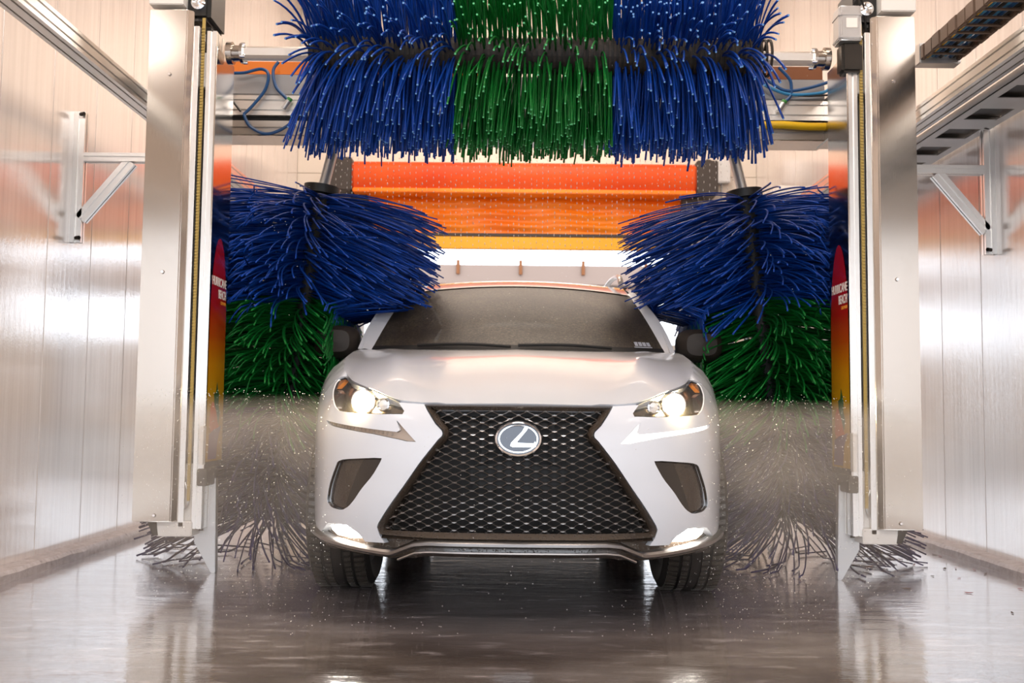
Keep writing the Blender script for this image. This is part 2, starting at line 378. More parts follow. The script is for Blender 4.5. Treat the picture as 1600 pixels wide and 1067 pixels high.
MB().grid(rows).build('curtain', M['orangevinyl'], door, smooth=True, thick=.006, label='orange roll-up curtain')
MB().box(-1.56, 1.73, yd - .15, yd - .10, 2.612, 2.645).build('stiffener_bar', M['charcoal'], door, bevel=.004)
MB().box(-1.56, 1.73, yd - .145, yd - .105, 2.475, 2.612).build('bottom_strip', M['yellowvinyl'], door, bevel=.008, label='yellow bottom strip')
for a, b_ in ((-1.74, -1.56), (1.73, 1.90)):
    MB().box(a, b_, yd - .2, yd - .02, 2.86, 3.03).build('side_bracket', M['charcoal'], door, bevel=.01)
    MB().box(a + .02, b_ - .02, yd - .14, yd - .02, 0, 2.86).build('guide_track', M['galv'], door, bevel=.006)
# low tan perimeter wall beyond the exit, seen between car and brushes and in the wet walls
MB().box(-16, 16, 40, 40.4, -.02, 3.5).build('wall_perimeter', mat('tan_render', (.24, .18, .135), .8), kind='structure')
# canopy beyond the exit
can = thing('canopy', (0, 25, 0), 'pale pink-beige canopy fascia with orange markers, outside beyond the raised door', 'canopy')
MB().box(-9, 9, 25, 29, 3.97, 4.47).build('fascia', M['beige'], can, bevel=.02)
for x in (-8.2, 8.2): MB().box(x - .15, x + .15, 26.4, 26.7, -.02, 3.97).build('post', M['white'], can, bevel=.02)
for k in range(-4, 5): MB().cyl((k * 1.58 + .12, 24.96, 4.22), (k * 1.58 + .12, 24.96, 4.58), .045, 10).build('marker', M['postorange'], can)

# ================================================================== CAR
CX = .015; NOSE = 3.57; SXC = .99
PXs = [0, .2, .38, .53, .63, .72, .785, .833, .872, .908, .922, .925, .922, .90, .84, .70, .40, 0]
PYs = [0, .006, .035, .09, .16, .26, .38, .52, .70, .95, 1.25, 2.0, 3.3, 3.9, 4.35, 4.56, 4.63, 4.64]
S_ = [0]
for i in range(1, len(PXs)): S_.append(S_[-1] + math.hypot(PXs[i] - PXs[i - 1], PYs[i] - PYs[i - 1]))
fxp, fyp = pchip(S_, PXs), pchip(S_, PYs); TEND = S_[-1]
zsh = pchip([0, .36, .468, .602, .745, .92, 1.0, 1.15, 1.40, 1.7, 2.0, 3.5, 5.2, 6.5], [.815, .812, .822, .858, .884, .908, .922, .955, 1.0, 1.045, 1.085, 1.12, 1.14, 1.15])
topi = pchip([-.01, 0, .03, .08, .15, .25, 2], [.13, .115, .072, .035, .012, 0, 0])
tsc = pchip([0, .5, .8, 1.0, 9], [.45, .5, .8, 1, 1])
lowi = pchip([0, .2, .30, .4, .5, 2], [.12, .075, .03, .006, 0, 0])
def Bd(t, z, off=0.0, sg=1):
    """point of the car's outer body: t metres along the plan outline from the nose, z height, off metres inward"""
    a = abs(t); e = 1e-3; X, Y = fxp(a), fyp(a); tx, ty = fxp(a + e) - fxp(a - e), fyp(a + e) - fyp(a - e)
    if a < 2e-3: tx, ty = 1, 0
    n = math.hypot(tx, ty); tx /= n; ty /= n
    i = topi(zsh(a) - z) * tsc(a) + lowi(z) * (1 if a < .6 else max(.18, 1 - (a - .6) * 2.2)) + off
    X -= ty * i; Y += tx * i
    s = -1 if t < 0 else 1
    return (CX + sg * s * X * SXC, Y + NOSE, z)
def resample(poly, d):
    out = []
    n = len(poly)
    for i in range(n):
        a, b_ = poly[i], poly[(i + 1) % n]; k = max(1, int(math.hypot(b_[0] - a[0], b_[1] - a[1]) / d))
        out += [(a[0] + (b_[0] - a[0]) * j / k, a[1] + (b_[1] - a[1]) * j / k) for j in range(k)]
    return out
def rounded(poly, it=2, q=.22):
    for _ in range(it):
        o = []
        n = len(poly)
        for i in range(n):
            a, b_ = poly[i], poly[(i + 1) % n]; o += [(a[0] + (b_[0] - a[0]) * q, a[1] + (b_[1] - a[1]) * q), (b_[0] + (a[0] - b_[0]) * q, b_[1] + (a[1] - b_[1]) * q)]
        poly = o
    return poly
def inpoly(x, y, poly):
    c = False; j = len(poly) - 1
    for i in range(len(poly)):
        xi, yi = poly[i]; xj, yj = poly[j]
        if (yi > y) != (yj > y) and x < (xj - xi) * (y - yi) / (yj - yi) + xi: c = not c
        j = i
    return c
def shrink(poly, d):
    """offset a closed polygon inward by d"""
    n = len(poly); ar = sum(poly[i][0] * poly[(i + 1) % n][1] - poly[(i + 1) % n][0] * poly[i][1] for i in range(n)); s = 1 if ar > 0 else -1; out = []
    for i in range(n):
        p, a, b_ = Vector(poly[i]), Vector(poly[i - 1]), Vector(poly[(i + 1) % n])
        d1 = (p - a).normalized(); d2 = (b_ - p).normalized(); n1 = Vector((-d1.y, d1.x)) * s; n2 = Vector((-d2.y, d2.x)) * s
        k = (n1 + n2); k = k / max(.35, k.length_squared / 2) if k.length > .1 else n1
        out.append(tuple(p + k * d))
    return out
def panel(mb, outer, holes=(), off=0.0, rim=.02, step=.035, sg=1, rim_off=None, fn=None, mi=0, res=.025):
    """triangulated body panel on the car surface with its edge turned inward"""
    fn = fn or (lambda t, z, o: Bd(t, z, o, sg))
    loops = [resample(outer, res)] + [resample(h, res) for h in holes]
    pts, edges = [], []
    for lp in loops:
        b0 = len(pts); pts += lp; edges += [(b0 + i, b0 + (i + 1) % len(lp)) for i in range(len(lp))]
    xs = [p[0] for p in loops[0]]; zs_ = [p[1] for p in loops[0]]
    near = np.array(pts); x = min(xs) + step / 2; r = 0
    while x < max(xs):
        z_ = min(zs_) + step / 2 + (step / 2 if r % 2 else 0)
        while z_ < max(zs_):
            if inpoly(x, z_, loops[0]) and not any(inpoly(x, z_, h) for h in loops[1:]):
                if np.min((near[:, 0] - x) ** 2 + (near[:, 1] - z_) ** 2) > (step * .45) ** 2: pts.append((x, z_))
            z_ += step
        x += step * .9; r += 1
    res_ = geometry.delaunay_2d_cdt([Vector(p) for p in pts], edges, [], 0, 1e-6)
    vv, ff = res_[0], res_[2]; keep = []
    for f in ff:
        cx_ = sum(vv[i][0] for i in f) / len(f); cz_ = sum(vv[i][1] for i in f) / len(f)
        if inpoly(cx_, cz_, loops[0]) and not any(inpoly(cx_, cz_, h) for h in loops[1:]): keep.append(tuple(f))
    o = len(mb.v); mb.add([fn(v[0], v[1], off) for v in vv], keep, mi)
    if rim:
        for lp in loops:
            k = len(lp); mb.add([fn(p[0], p[1], off) for p in lp] + [fn(p[0], p[1], off + rim) for p in lp], [(i, (i + 1) % k, k + (i + 1) % k, k + i) for i in range(k)], mi)
    return mb
car = thing('car', (CX, 4.53, 0), 'white SUV with spindle-shaped mesh grille and lit headlights, driving through the wash', 'car')
KT = 1.006
def sc(p): return [(a * KT, b_) for a, b_ in p]
GR = sc([(.36, .806), (.305, .735), (.280, .712), (.276, .702), (.278, .693), (.292, .679), (.35, .606), (.42, .508), (.48, .43), (.522, .374), (.531, .357), (.523, .326), (.506, .300)])
HEAD = sc([(1.022, .906), (1.0, .915), (.92, .900), (.745, .878), (.602, .853), (.50, .826), (.468, .814), (.434, .781), (.438, .769), (.52, .768), (.66, .770), (.775, .778), (.82, .793), (.90, .832), (.96, .860), (1.01, .890)])
VENT = rounded(sc([(.506, .611), (.70, .598), (.745, .588), (.765, .56), (.815, .49), (.838, .43), (.79, .410), (.71, .407), (.668, .425), (.637, .45), (.598, .493), (.546, .544), (.512, .595)]), 1, .18)
DRL = sc([(.89, .741), (.80, .734), (.555, .713), (.452, .704), (.441, .711), (.459, .747), (.447, .737), (.374, .670), (.411, .671), (.441, .677), (.553, .695), (.80, .719), (.86, .728)])
FOG = sc([(.82, .342), (.76, .348), (.70, .347), (.655, .336), (.625, .322), (.608, .311), (.67, .306), (.77, .310), (.81, .325)])
tcF, tcR, RA = 1.53, 4.19, .405
def arch(tc, a0, a1, n=22): return [(tc + RA * math.cos(math.radians(a0 + (a1 - a0) * i / n)), .363 + RA * math.sin(math.radians(a0 + (a1 - a0) * i / n))) for i in range(n + 1)]
# bumper cover: hood line, round the headlamp, seam to the arch, lower lip, grille edge
BUMP = [GR[0], sc([(.468, .812)])[0]] + HEAD[7:] + [HEAD[0], (1.055, .900), (1.075, .80), (1.115, .72)] + \
       [(1.135, .50), (1.120, .40), (1.085, .335)] + sc([(1.0, .303), (.925, .303), (.84, .345), (.80, .350), (.69, .353), (.63, .327), (.602, .298)]) + [GR[12]] + GR[1:12][::-1]
for sg in (1, -1): panel(MB(), BUMP, [VENT, DRL], sg=sg, rim=.03, step=.03).build('bumper_side', M['paint'], car, smooth=True, weld=True)
FEND = [(1.06, .905)] + [(1.04, .918)] + [(t, zsh(t) - .002) for t in np.linspace(1.06, 2.06, 18)] + [(2.07, .32)] + [(1.95, .31)] + arch(tcF, -4, 165)[0:] + [(1.14, .56), (1.12, .72), (1.08, .80)]
DOORF = [(2.077, zsh(2.08) - .002)] + [(t, zsh(t)) for t in (2.5, 2.8, 3.12)] + [(3.12, .33), (2.077, .33)]
DOORR = [(3.128, zsh(3.13))] + [(t, zsh(t)) for t in (3.4, 3.7, 4.05)] + [(4.05, .80)] + arch(tcR, 103, 180, 12) + [(3.75, .33), (3.128, .33)]
QUART = [(4.057, zsh(4.06))] + [(t, zsh(t)) for t in np.linspace(4.2, TEND, 14)] + [(TEND, .33)] + [(4.66, .33)] + arch(tcR, 3, 101, 16) + [(4.057, .80)]
for nm, pl in (('front_fender', FEND), ('front_door', DOORF), ('rear_door', DOORR), ('rear_quarter', QUART)):
    for sg in (1, -1): panel(MB(), pl, sg=sg, rim=.025, step=.07, res=.05).build(nm, M['paint'], car, smooth=True, weld=True)
for sg in (1, -1):   # door handles, sills and arch liners
    for t in (2.98, 3.86): 
        p = [Bd(t - .10, .92, -.012, sg), Bd(t - .05, .925, -.04, sg), Bd(t + .05, .925, -.04, sg), Bd(t + .10, .92, -.012, sg)]
        MB().tube(p, .012).build('door_handle', M['paint'], car, smooth=True)
    rows = [[Bd(t, z_, o, sg) for z_, o in ((.34, .01), (.30, .0), (.24, .03), (.20, .10))] for t in np.linspace(1.95, 3.76, 12)]
    MB().grid(rows).build('sill', M['matteblack'], car, smooth=True)
    for tc in (tcF, tcR):
        rows = [[Bd(p[0], p[1], o, sg) for o in (.0, .30)] for p in arch(tc, -4, 184)]
        MB().grid(rows).build('wheel_arch_liner', M['matteblack'], car, smooth=True)
MB().box(CX - .62, CX + .62, 4.05, 8.0, .24, .30).build('underbody', M['matteblack'], car)
# hood
def hoodS(v): return Vector(Bd(1.04 + 1.0 * v, zsh(1.04 + 1.0 * v)))
def hoodA(u): t = 1.04 * u; return Vector(Bd(t, zsh(t) + .001 - (.004 if t < .3 else 0)))
s1 = hoodS(1)
def hoodC(u): return Vector((CX + (s1.x - CX) * u, 4.80 + (s1.y - 4.80) * u ** 2, 1.074 + (s1.z - 1.074) * u ** 2))
a0 = hoodA(0); c0 = hoodC(0)
def hoodD(v): g = 1 - (1 - v) ** 1.45; return Vector((CX, a0.y + (c0.y - a0.y) * v, a0.z + (c0.z - a0.z) * g))
def hoodP(u, v):
    p = (1 - v) * hoodA(u) + v * hoodC(u) + (1 - u) * hoodD(v) + u * hoodS(v) - ((1 - u) * (1 - v) * a0 + u * (1 - v) * hoodA(1) + (1 - u) * v * c0 + u * v * s1)
    g = math.sin(math.pi * min(1, v * 1.0)) ; uc = .40 + .40 * v
    p.z += .010 * math.exp(-((u - uc) / .07) ** 2) * (.3 + g) * min(1, v * 6) + .030 * g * (1 - u ** 2) * min(1, (1 - u) * 2)
    return p
rows = []
for j in range(41):
    v = j / 40; row = []
    for i in range(-30, 31):
        u = abs(i) / 30 * .99; p = hoodP(u, v * .995); row.append((p.x if i >= 0 else 2 * CX - p.x, p.y, p.z))
    rows.append(row)
front = [(x, y + .03, z_ - .028) for x, y, z_ in rows[0]]
MB().grid([front] + rows).build('hood', M['paint'], car, smooth=True)
# dark gap strip under the hood edge
MB().grid([[Bd(t, zsh(abs(t)) - .002, .03) for t in np.linspace(-1.03, 1.03, 61)], [Bd(t, zsh(abs(t)) - .05, .06) for t in np.linspace(-1.03, 1.03, 61)]]).build('hood_seal', M['matteblack'], car)
# greenhouse
def ws(u, v):
    b_ = Vector((CX + .752 * u, 4.84 + .24 * u * u, 1.076 + .008 * u * u)); t_ = Vector((CX + .635 * u, 5.60 + .13 * u * u, 1.497 - .030 * u * u))
    p = b_.lerp(t_, v); p.z += .03 * math.sin(math.pi * v) * (1 - .5 * u * u); return p
rows = [[tuple(ws(i / 16, j / 14)) for i in range(-16, 17)] for j in range(15)]
MB().grid(rows).build('windshield', M['windshield'], car, smooth=True)
# frit band along the lower edge and the header
MB().grid([[tuple(ws(i / 16, v) + Vector((0, -.003, .002))) for i in range(-16, 17)] for v in (-.03, .06)]).build('cowl', M['matteblack'], car, smooth=True)
st = [(5.60, .635, 1.497, .030, .13), (5.95, .635, 1.565, .032, .06), (6.3, .64, 1.600, .035, .02), (6.6, .64, 1.607, .035, 0), (7.1, .63, 1.59, .035, 0), (7.6, .61, 1.545, .04, 0), (7.95, .585, 1.49, .045, -.03)]
rows = []
for y, hw, zc, dz, by in st:
    rows.append([(CX + hw * i / 12, y + by * (i / 12) ** 2, zc - dz * (i / 12) ** 2) for i in range(-12, 13)])
rows = [[tuple(ws(i / 12, .945) + Vector((0, -.004, .004))) for i in range(-12, 13)]] + rows
MB().grid(rows).build('roof', M['paint'], car, smooth=True, weld=True)
for sg in (1, -1):
    # side of the cabin: belt line to roof edge
    yb = [5.02, 5.35, 5.9, 6.6, 7.2, 7.75, 8.05]
    yt = [5.74, 5.95, 6.3, 6.6, 7.1, 7.6, 7.95]
    def zt(y): return float(np.interp(y, [5.6, 5.95, 6.3, 6.6, 7.1, 7.6, 7.95], [1.467, 1.533, 1.565, 1.572, 1.555, 1.505, 1.445]))
    def hwt(y): return float(np.interp(y, [5.6, 6.3, 7.1, 7.95], [.635, .64, .63, .585]))
    def beltx(y): return float(np.interp(y, [5.0, 5.4, 7.2, 7.75, 8.05], [.785, .795, .795, .77, .70]))
    def beltz(y): return float(np.interp(y, [5.0, 6, 8.05], [1.087, 1.115, 1.15]))
    rows = []
    for k in range(9):
        v = k / 8; row = []
        for a, b_ in zip(yb, yt):
            p = Vector((beltx(a), a, beltz(a))).lerp(Vector((hwt(b_) + .012, b_, zt(b_))), v); p.x += .035 * math.sin(math.pi * v)
            row.append((CX + sg * p.x, p.y, p.z))
        rows.append(row)
    def cab(c, v, out=0):
        i = min(int(c), 5); f = c - i; j = v * 8; jj = min(int(j), 7); g = j - jj
        q = [Vector(rows[jj][i]).lerp(Vector(rows[jj][i + 1]), f), Vector(rows[jj + 1][i]).lerp(Vector(rows[jj + 1][i + 1]), f)]
        p = q[0].lerp(q[1], g); p.x += sg * out; return tuple(p)
    # pillars are built as strips, the panes sit between them
    for nm, c0_, c1_ in (('pillar_front', 0, .75), ('pillar_middle', 2.85, 3.1), ('pillar_rear', 4.9, 6)):
        rr = [[cab(c, v, .004) for c in np.linspace(c0_, c1_, 5)] for v in np.linspace(0, 1, 9)]
        MB().grid(rr).build(nm, M['paint'] if nm != 'pillar_middle' else M['trim'], car, smooth=True, thick=.02)
    for nm, c0_, c1_ in (('front_door_pane', .72, 2.9), ('rear_door_pane', 3.05, 4.95)):
        rr = [[cab(c, v) for c in np.linspace(c0_, c1_, 9)] for v in np.linspace(0, 1, 9)]
        MB().grid(rr).build(nm, M['sideglass'], car, smooth=True)
    # windshield edge to front pillar
    rr = [[tuple(ws(sg, v)), tuple((Vector(ws(sg, v)) + Vector(cab(0, v, .01))) / 2 + Vector((sg * .006, 0, .006))), cab(0, v, .006)] for v in np.linspace(0, 1, 9)]
    MB().grid(rr).build('windshield_pillar', M['paint'], car, smooth=True, thick=.004)
    MB().tube([(CX + sg * (hwt(y) - .03), y, zt(y) + dz) for y, dz in ((5.86, .03), (5.98, .062), (6.5, .072), (7.2, .07), (7.6, .055), (7.75, .02))], .016).build('roof_rail', M['silver'], car, smooth=True)
    # door mirror
    mo = MB()
    mc = Vector((CX + sg * .945, 5.20, 1.135)); prof = [(-.102, .0005), (-.10, .03), (-.095, .06), (-.06, .085), (0, .092), (.05, .09), (.062, .082), (.055, .0)]
    rr = []
    for y_, r_ in prof:
        rr.append([(mc.x + sg * 0 + math.copysign(abs(math.cos(an)) ** .6, math.cos(an)) * r_ * 1.30, mc.y + y_, mc.z + math.copysign(abs(math.sin(an)) ** .7, math.sin(an)) * r_ * .95) for an in np.linspace(0, 2 * math.pi, 25)])
    mo.grid(rr); mo_o = mo.build('door_mirror', M['mirrorcase'], car, smooth=True, weld=True)
    MB().tube([(CX + sg * .80, 5.24, 1.08), (CX + sg * .86, 5.22, 1.09), (CX + sg * .90, 5.21, 1.10)], .022).build('mirror_arm', M['trim'], mo_o, smooth=True)
# tailgate
rows = [[(CX + hw * i / 8, y + .03 * (1 - (i / 8) ** 2), z_) for i in range(-8, 9)] for y, hw, z_ in ((7.95, .585, 1.46), (8.05, .66, 1.30), (8.17, .72, 1.14), (8.20, .70, .9))]
MB().grid(rows).build('tailgate', M['paint'], car, smooth=True)
rows = [[(CX + hw * i / 8, y + .04 * (1 - (i / 8) ** 2), z_) for i in range(-8, 9)] for y, hw, z_ in ((7.99, .52, 1.42), (8.05, .58, 1.31), (8.13, .62, 1.19))]
MB().grid(rows).build('rear_pane', M['sideglass'], car, smooth=True)
# cabin inside
MB().box(CX - .72, CX + .72, 5.05, 5.45, .80, 1.05).build('dashboard', M['seat'], car, bevel=.03, smooth=True)
MB().box(CX - .72, CX + .72, 5.0, 7.9, .40, .46).build('cabin_floor', M['seat'], car)
for sx in (-.36, .36):
    s_ = MB().box(CX + sx - .25, CX + sx + .25, 5.85, 6.35, .55, .72).box(CX + sx - .24, CX + sx + .24, 6.32, 6.48, .70, 1.22).box(CX + sx - .13, CX + sx + .13, 6.38, 6.46, 1.25, 1.42).box(CX + sx - .06, CX + sx - .04, 6.41, 6.43, 1.2, 1.3).box(CX + sx + .04, CX + sx + .06, 6.41, 6.43, 1.2, 1.3)
    s_.build('seat', M['seat'], car, bevel=.03, smooth=True)
MB().lathe((CX + .36, 5.52, 1.03), (0, -.9, .42), [(-.015, .17), (0, .185), (.015, .17), (0, .155), (-.015, .17)], 28).build('steering_wheel', M['matteblack'], car, smooth=True)
MB().box(CX - .11, CX + .11, 5.50, 5.53, 1.375, 1.435).build('rear_view_mirror', M['matteblack'], car, bevel=.01)
# sticker on the lower windshield corner
def onws(x0, x1, v0, v1): return [[tuple(ws(u, v) + Vector((0, -.006, .005))) for u in np.linspace(x0, x1, 4)] for v in (v0, v1)]
k_ = MB()
for q in range(4): k_.grid(onws(.80 + q * .030, .824 + q * .030, .075, .125))
k_.grid(onws(.79, .92, .055, .066)).build('sticker', mat('sticker_pale', (.42, .44, .50), .5), car)
for wx in (-.05, .62):
    MB().tube([tuple(ws(wx, .02) + Vector((0, -.012, .012))), tuple(ws(wx - .3, .045) + Vector((0, -.012, .012))), tuple(ws(wx - .62, .035) + Vector((0, -.012, .012)))], .008, 6).build('wiper', M['black'], car)

# grille: frame, backing, mesh, emblem
GH = [(0, .808)] + GR + [(0, .320)]
GF = [(-a, b_) for a, b_ in GR[::-1]]
full = GR[::-1] + [] ; loop = [(a, b_) for a, b_ in GR] + [(-a, b_) for a, b_ in GR[::-1]]
loop = resample(loop, .03)
inner = shrink(resample([(a, b_) for a, b_ in GR[:-1]] + [(.30, .318), (-.30, .318)] + [(-a, b_) for a, b_ in GR[:-1][::-1]], .03), .020)
inner = [(a, max(min(b_, .792), .347)) for a, b_ in inner]
fr = MB()
# frame: a sloped band between outer and inner outline, then turned in
def bandloop(mb, A, B_, oa, ob, mi=0):
    k = len(A); mb.add([Bd(p[0], p[1], oa) for p in A] + [Bd(p[0], p[1], ob) for p in B_], [(i, (i + 1) % k, k + (i + 1) % k, k + i) for i in range(k)], mi)
outer = resample([(a, b_) for a, b_ in GR[:-1]] + [(.30, .318), (-.30, .318)] + [(-a, b_) for a, b_ in GR[:-1][::-1]], .03)
mid = [(a + (c - a) * .3, b_ + (d - b_) * .3) for (a, b_), (c, d) in zip(outer, inner)]
bandloop(fr, outer, mid, .012, -.004); bandloop(fr, mid, inner, -.004, .018); bandloop(fr, inner, inner, .018, .07)
grille = fr.build('grille', M['wettrim'], car, smooth=True, weld=True, label='dark spindle grille frame')
panel(MB(), inner, rim=0, off=.075, step=.05).build('grille_backing', M['matteblack'], grille)
msh = MB(); slope = .43; pit = .0285
def bar(p, q, wd=.0021):
    k = 2; A = []
    for i in range(k + 1):
        a_, z_ = p[0] + (q[0] - p[0]) * i / k, p[1] + (q[1] - p[1]) * i / k
        A.append([Bd(a_, z_ - wd, .034), Bd(a_, z_ - wd, .018), Bd(a_, z_ + wd * .3, .016), Bd(a_, z_ + wd, .020), Bd(a_, z_ + wd, .034)])
    msh.grid(A)
for s in (1, -1):
    for c in range(-60, 80):
        z0 = c * pit; run = []
        for i in range(-64, 65):
            t = i * .0092; z_ = z0 + s * slope * t
            ok = inpoly(t, z_, inner) and not ((t / .088) ** 2 + ((z_ - .685) / .066) ** 2 < 1)
            if ok: run.append((t, z_))
            if (not ok or i == 64) and len(run) > 1:
                for j in range(0, len(run) - 1, 4): bar(run[j], run[min(j + 4, len(run) - 1)])
            if not ok: run = []
# little node plates where the bars cross, wider in the middle rows
for a in range(-20, 21):
    for b_ in range(0, 60):
        t = a * pit / (2 * slope); z_ = b_ * pit / 2
        if (a + b_) % 2 == 0 and inpoly(t, z_, inner) and not ((t / .088) ** 2 + ((z_ - .685) / .066) ** 2 < 1):
            h = .0036
            msh.add([Bd(t - .011, z_, .016), Bd(t, z_ - h, .015), Bd(t + .011, z_, .016), Bd(t, z_ + h, .015)], [(0, 1, 2, 3)])
msh.build('grille_mesh', M['mesh'], grille, label='glossy diamond-patterned mesh')
for q in (-1, 1):   # ribs behind the mesh beside the emblem
    MB().grid([[Bd(q * t, z_, .05) for t in (.115, .135)] for z_ in (.60, .78)]).build('grille_rib', M['matteblack'], grille, thick=.006)
pt = MB(); panel(pt, [(-.16, .50), (.16, .50), (.19, .58), (.05, .60), (.05, .63), (-.05, .63), (-.05, .60), (-.19, .58)], off=.045, rim=.02).build('radar_cover', M['matteblack'], grille, smooth=True)
# emblem: oval ring and slanted L on a dark disc
def ell(a, b_, n=40, cz=.686): return [(a * math.cos(2 * math.pi * i / n), cz + b_ * math.sin(2 * math.pi * i / n)) for i in range(n)]
eo = MB()
for (a1, b1_, o1), (a2, b2, o2) in zip([(.088, .0655, .02), (.087, .0645, -.008), (.083, .061, -.016), (.077, .0555, -.012), (.076, .0545, -.003)], [(.087, .0645, -.008), (.083, .061, -.016), (.077, .0555, -.012), (.076, .0545, -.003), (.076, .0545, .004)]):
    bandloop(eo, ell(a1, b1_), ell(a2, b2), o1, o2)
emb = eo.build('emblem_ring', M['chrome'], grille, smooth=True, weld=True, label='chrome oval emblem with slanted L')
panel(MB(), ell(.0765, .055), off=-.002, rim=0, step=.02).build('emblem_disc', M['emblemglass'], grille, smooth=True)
in_ring = MB(); bandloop(in_ring, ell(.072, .0508), ell(.067, .0462), -.006, -.006); bandloop(in_ring, ell(.067, .0462), ell(.067, .0462), -.006, .0)
in_ring.build('emblem_inner_ring', M['chrome'], grille)
# the slanted stroke then the sweep to the right
LL = [(.022, .728), (.036, .727), (.030, .716), (-.004, .676), (-.002, .672), (.056, .670), (.060, .678), (.064, .661), (.061, .6565), (-.020, .6565), (-.029, .661), (-.026, .671), (.014, .713)]
ll = MB(); panel(ll, LL, off=-.010, rim=.008, step=.012, res=.008); ll.build('emblem_letter', M['chrome'], grille)
# lower lip: silver skid strip and dark valance
def strip(prof, ts, mb): mb.grid([[Bd(t, z_ + dzf(t), o) for z_, o in prof] for t in ts])
def dzf(t):
    a = abs(t); return float(np.interp(a, [0, .33, .385, .485, .53, .64, .95, 1.1], [0, 0, -.006, -.044, -.043, -.036, -.012, .0]))
ts = np.linspace(-1.07, 1.07, 141); mb = MB(); strip([(.322, .03), (.320, -.008), (.312, -.020), (.302, -.022), (.296, -.014), (.294, .02)], ts, mb)
mb.build('skid_strip', M['silver'], car, smooth=True, label='satin silver chin strip')
ts = np.linspace(-.46, .46, 61); mb = MB(); strip([(.279, .0), (.279, -.012), (.274, -.016), (.270, -.012), (.270, .0)], ts, mb); mb.build('lower_lip', M['silver'], car, smooth=True)
ts = np.linspace(-1.08, 1.08, 121)
mb = MB(); mb.grid([[Bd(t, .335 + .4 * dzf(t), .035), Bd(t, .300 + dzf(t), .012 if abs(t) > .6 else .02), Bd(t, .275 + dzf(t) * .7, .004), Bd(t, .256 + max(dzf(t), -.01), .02), Bd(t, .250, .12)] for t in ts])
mb.build('front_valance', M['wettrim'], car, smooth=True)
MB().grid([[Bd(t, .345, .05), Bd(t, .318, .0), Bd(t, .312, .03)] for t in np.linspace(-.54, .54, 61)]).build('grille_sill', M['wettrim'], car, smooth=True)
for sg in (1, -1):
    # corner vents
    vb = panel(MB(), VENT, off=.016, rim=0, sg=sg).build('bumper_vent', M['wettrim'], car, smooth=True)
    fl = sc([(.512, .604), (.60, .600), (.63, .55), (.70, .425), (.668, .427), (.637, .452), (.598, .495), (.546, .546)])
    panel(MB(), fl, off=.009, rim=.01, sg=sg).build('vent_flank', M['trim'], vb, smooth=True)
    ed = MB(); A = resample(VENT, .02); B_ = shrink(A, .005)
    k = len(A); ed.add([Bd(p[0], p[1], .002, sg) for p in A] + [Bd(p[0], p[1], .010, sg) for p in B_], [(i, (i + 1) % k, k + (i + 1) % k, k + i) for i in range(k)])
    ed.build('vent_edge', M['trim'], vb, smooth=True)
    # daytime running bar
    lit = sg > 0
    db = panel(MB(), shrink(DRL, .0012), off=.010, rim=.02, sg=sg, step=.02, res=.012).build('daytime_running_light', M['ledlit' if lit else 'ledbar'], car, smooth=True, label='lit arrow-shaped light bar' if lit else 'unlit arrow-shaped light bar')
    for q in range(18):
        t = .47 + q * .0205
        if not lit: 
            zc = float(np.interp(t, [.45, .555, .80], [.692, .705, .727])); MB().grid([[Bd((t + d) * KT, zc + e, .007, sg) for d in (0, .006)] for e in (-.006, .006)]).build('led_segment', M['lens'], db, thick=.003)
    # headlamp
    hl = panel(MB(), shrink(HEAD, .002), off=.055, rim=0, sg=sg, step=.03).build('headlight', M['lensdark'], car, smooth=True, label='lit headlight')
    rimb = MB(); A = resample(shrink(HEAD, .001), .02); k = len(A)
    rimb.add([Bd(p[0], p[1], .004, sg) for p in A] + [Bd(p[0], p[1], .058, sg) for p in A], [(i, (i + 1) % k, k + (i + 1) % k, k + i) for i in range(k)])
    rimb.build('lamp_housing', M['trim'], hl, smooth=True)
    panel(MB(), sc([(1.015, .900), (.99, .905), (.968, .895), (.962, .866), (.985, .878), (1.005, .890)]), off=.012, rim=.02, sg=sg).build('side_marker', M['amber'], hl, smooth=True)
    c = Vector(Bd(.668 * KT, .814, .035, sg)); nrm = Vector((sg * .25, -1, 0)).normalized()
    MB().lathe(c, nrm, [(-.02, .049), (.012, .049), (.014, .043), (-.002, .041)], 28).build('projector_ring', M['chrome'], hl, smooth=True)
    MB().lathe(c, nrm, [(-.005, .041), (.008, .037), (.017, .026), (.021, .012), (.022, .0004)], 28).build('projector_lens', M['lampglow'], hl, smooth=True)
    c2 = Vector(Bd(.555, .803, .035, sg)); MB().lathe(c2, nrm, [(-.01, .026), (.008, .026), (.010, .021), (.002, .018), (.004, .0004)], 24).build('inner_projector', M['chrome'], hl, smooth=True)
    panel(MB(), shrink(HEAD, .002), off=.004, rim=0, sg=sg, step=.03).build('headlight_cover', M['lens'], hl, smooth=True)
    l = bpy.data.lights.new('headlight_beam', 'SPOT'); l.energy = 26; l.color = (1, .88, .66); l.spot_size = math.radians(150); l.spot_blend = .5; l.shadow_soft_size = .03
    lo = bpy.data.objects.new('headlight_beam', l); COL.objects.link(lo); lo.parent = car; lo.location = c + nrm * .07 - Vector(ORI[car.name])
    lo.rotation_euler = (nrm + Vector((sg * .35, 0, -.12))).to_track_quat('-Z', 'Y').to_euler()
    l = bpy.data.lights.new('projector_spill', 'POINT'); l.energy = 8; l.color = (1, .78, .42); l.shadow_soft_size = .02
    lo = bpy.data.objects.new('projector_spill', l); COL.objects.link(lo); lo.parent = car; lo.location = c + nrm * .045 - Vector(ORI[car.name])
    fg = panel(MB(), FOG, off=.006, rim=.02, sg=sg, step=.02).build('fog_light', M['fogglow'], car, smooth=True, label='bright white lit fog light')
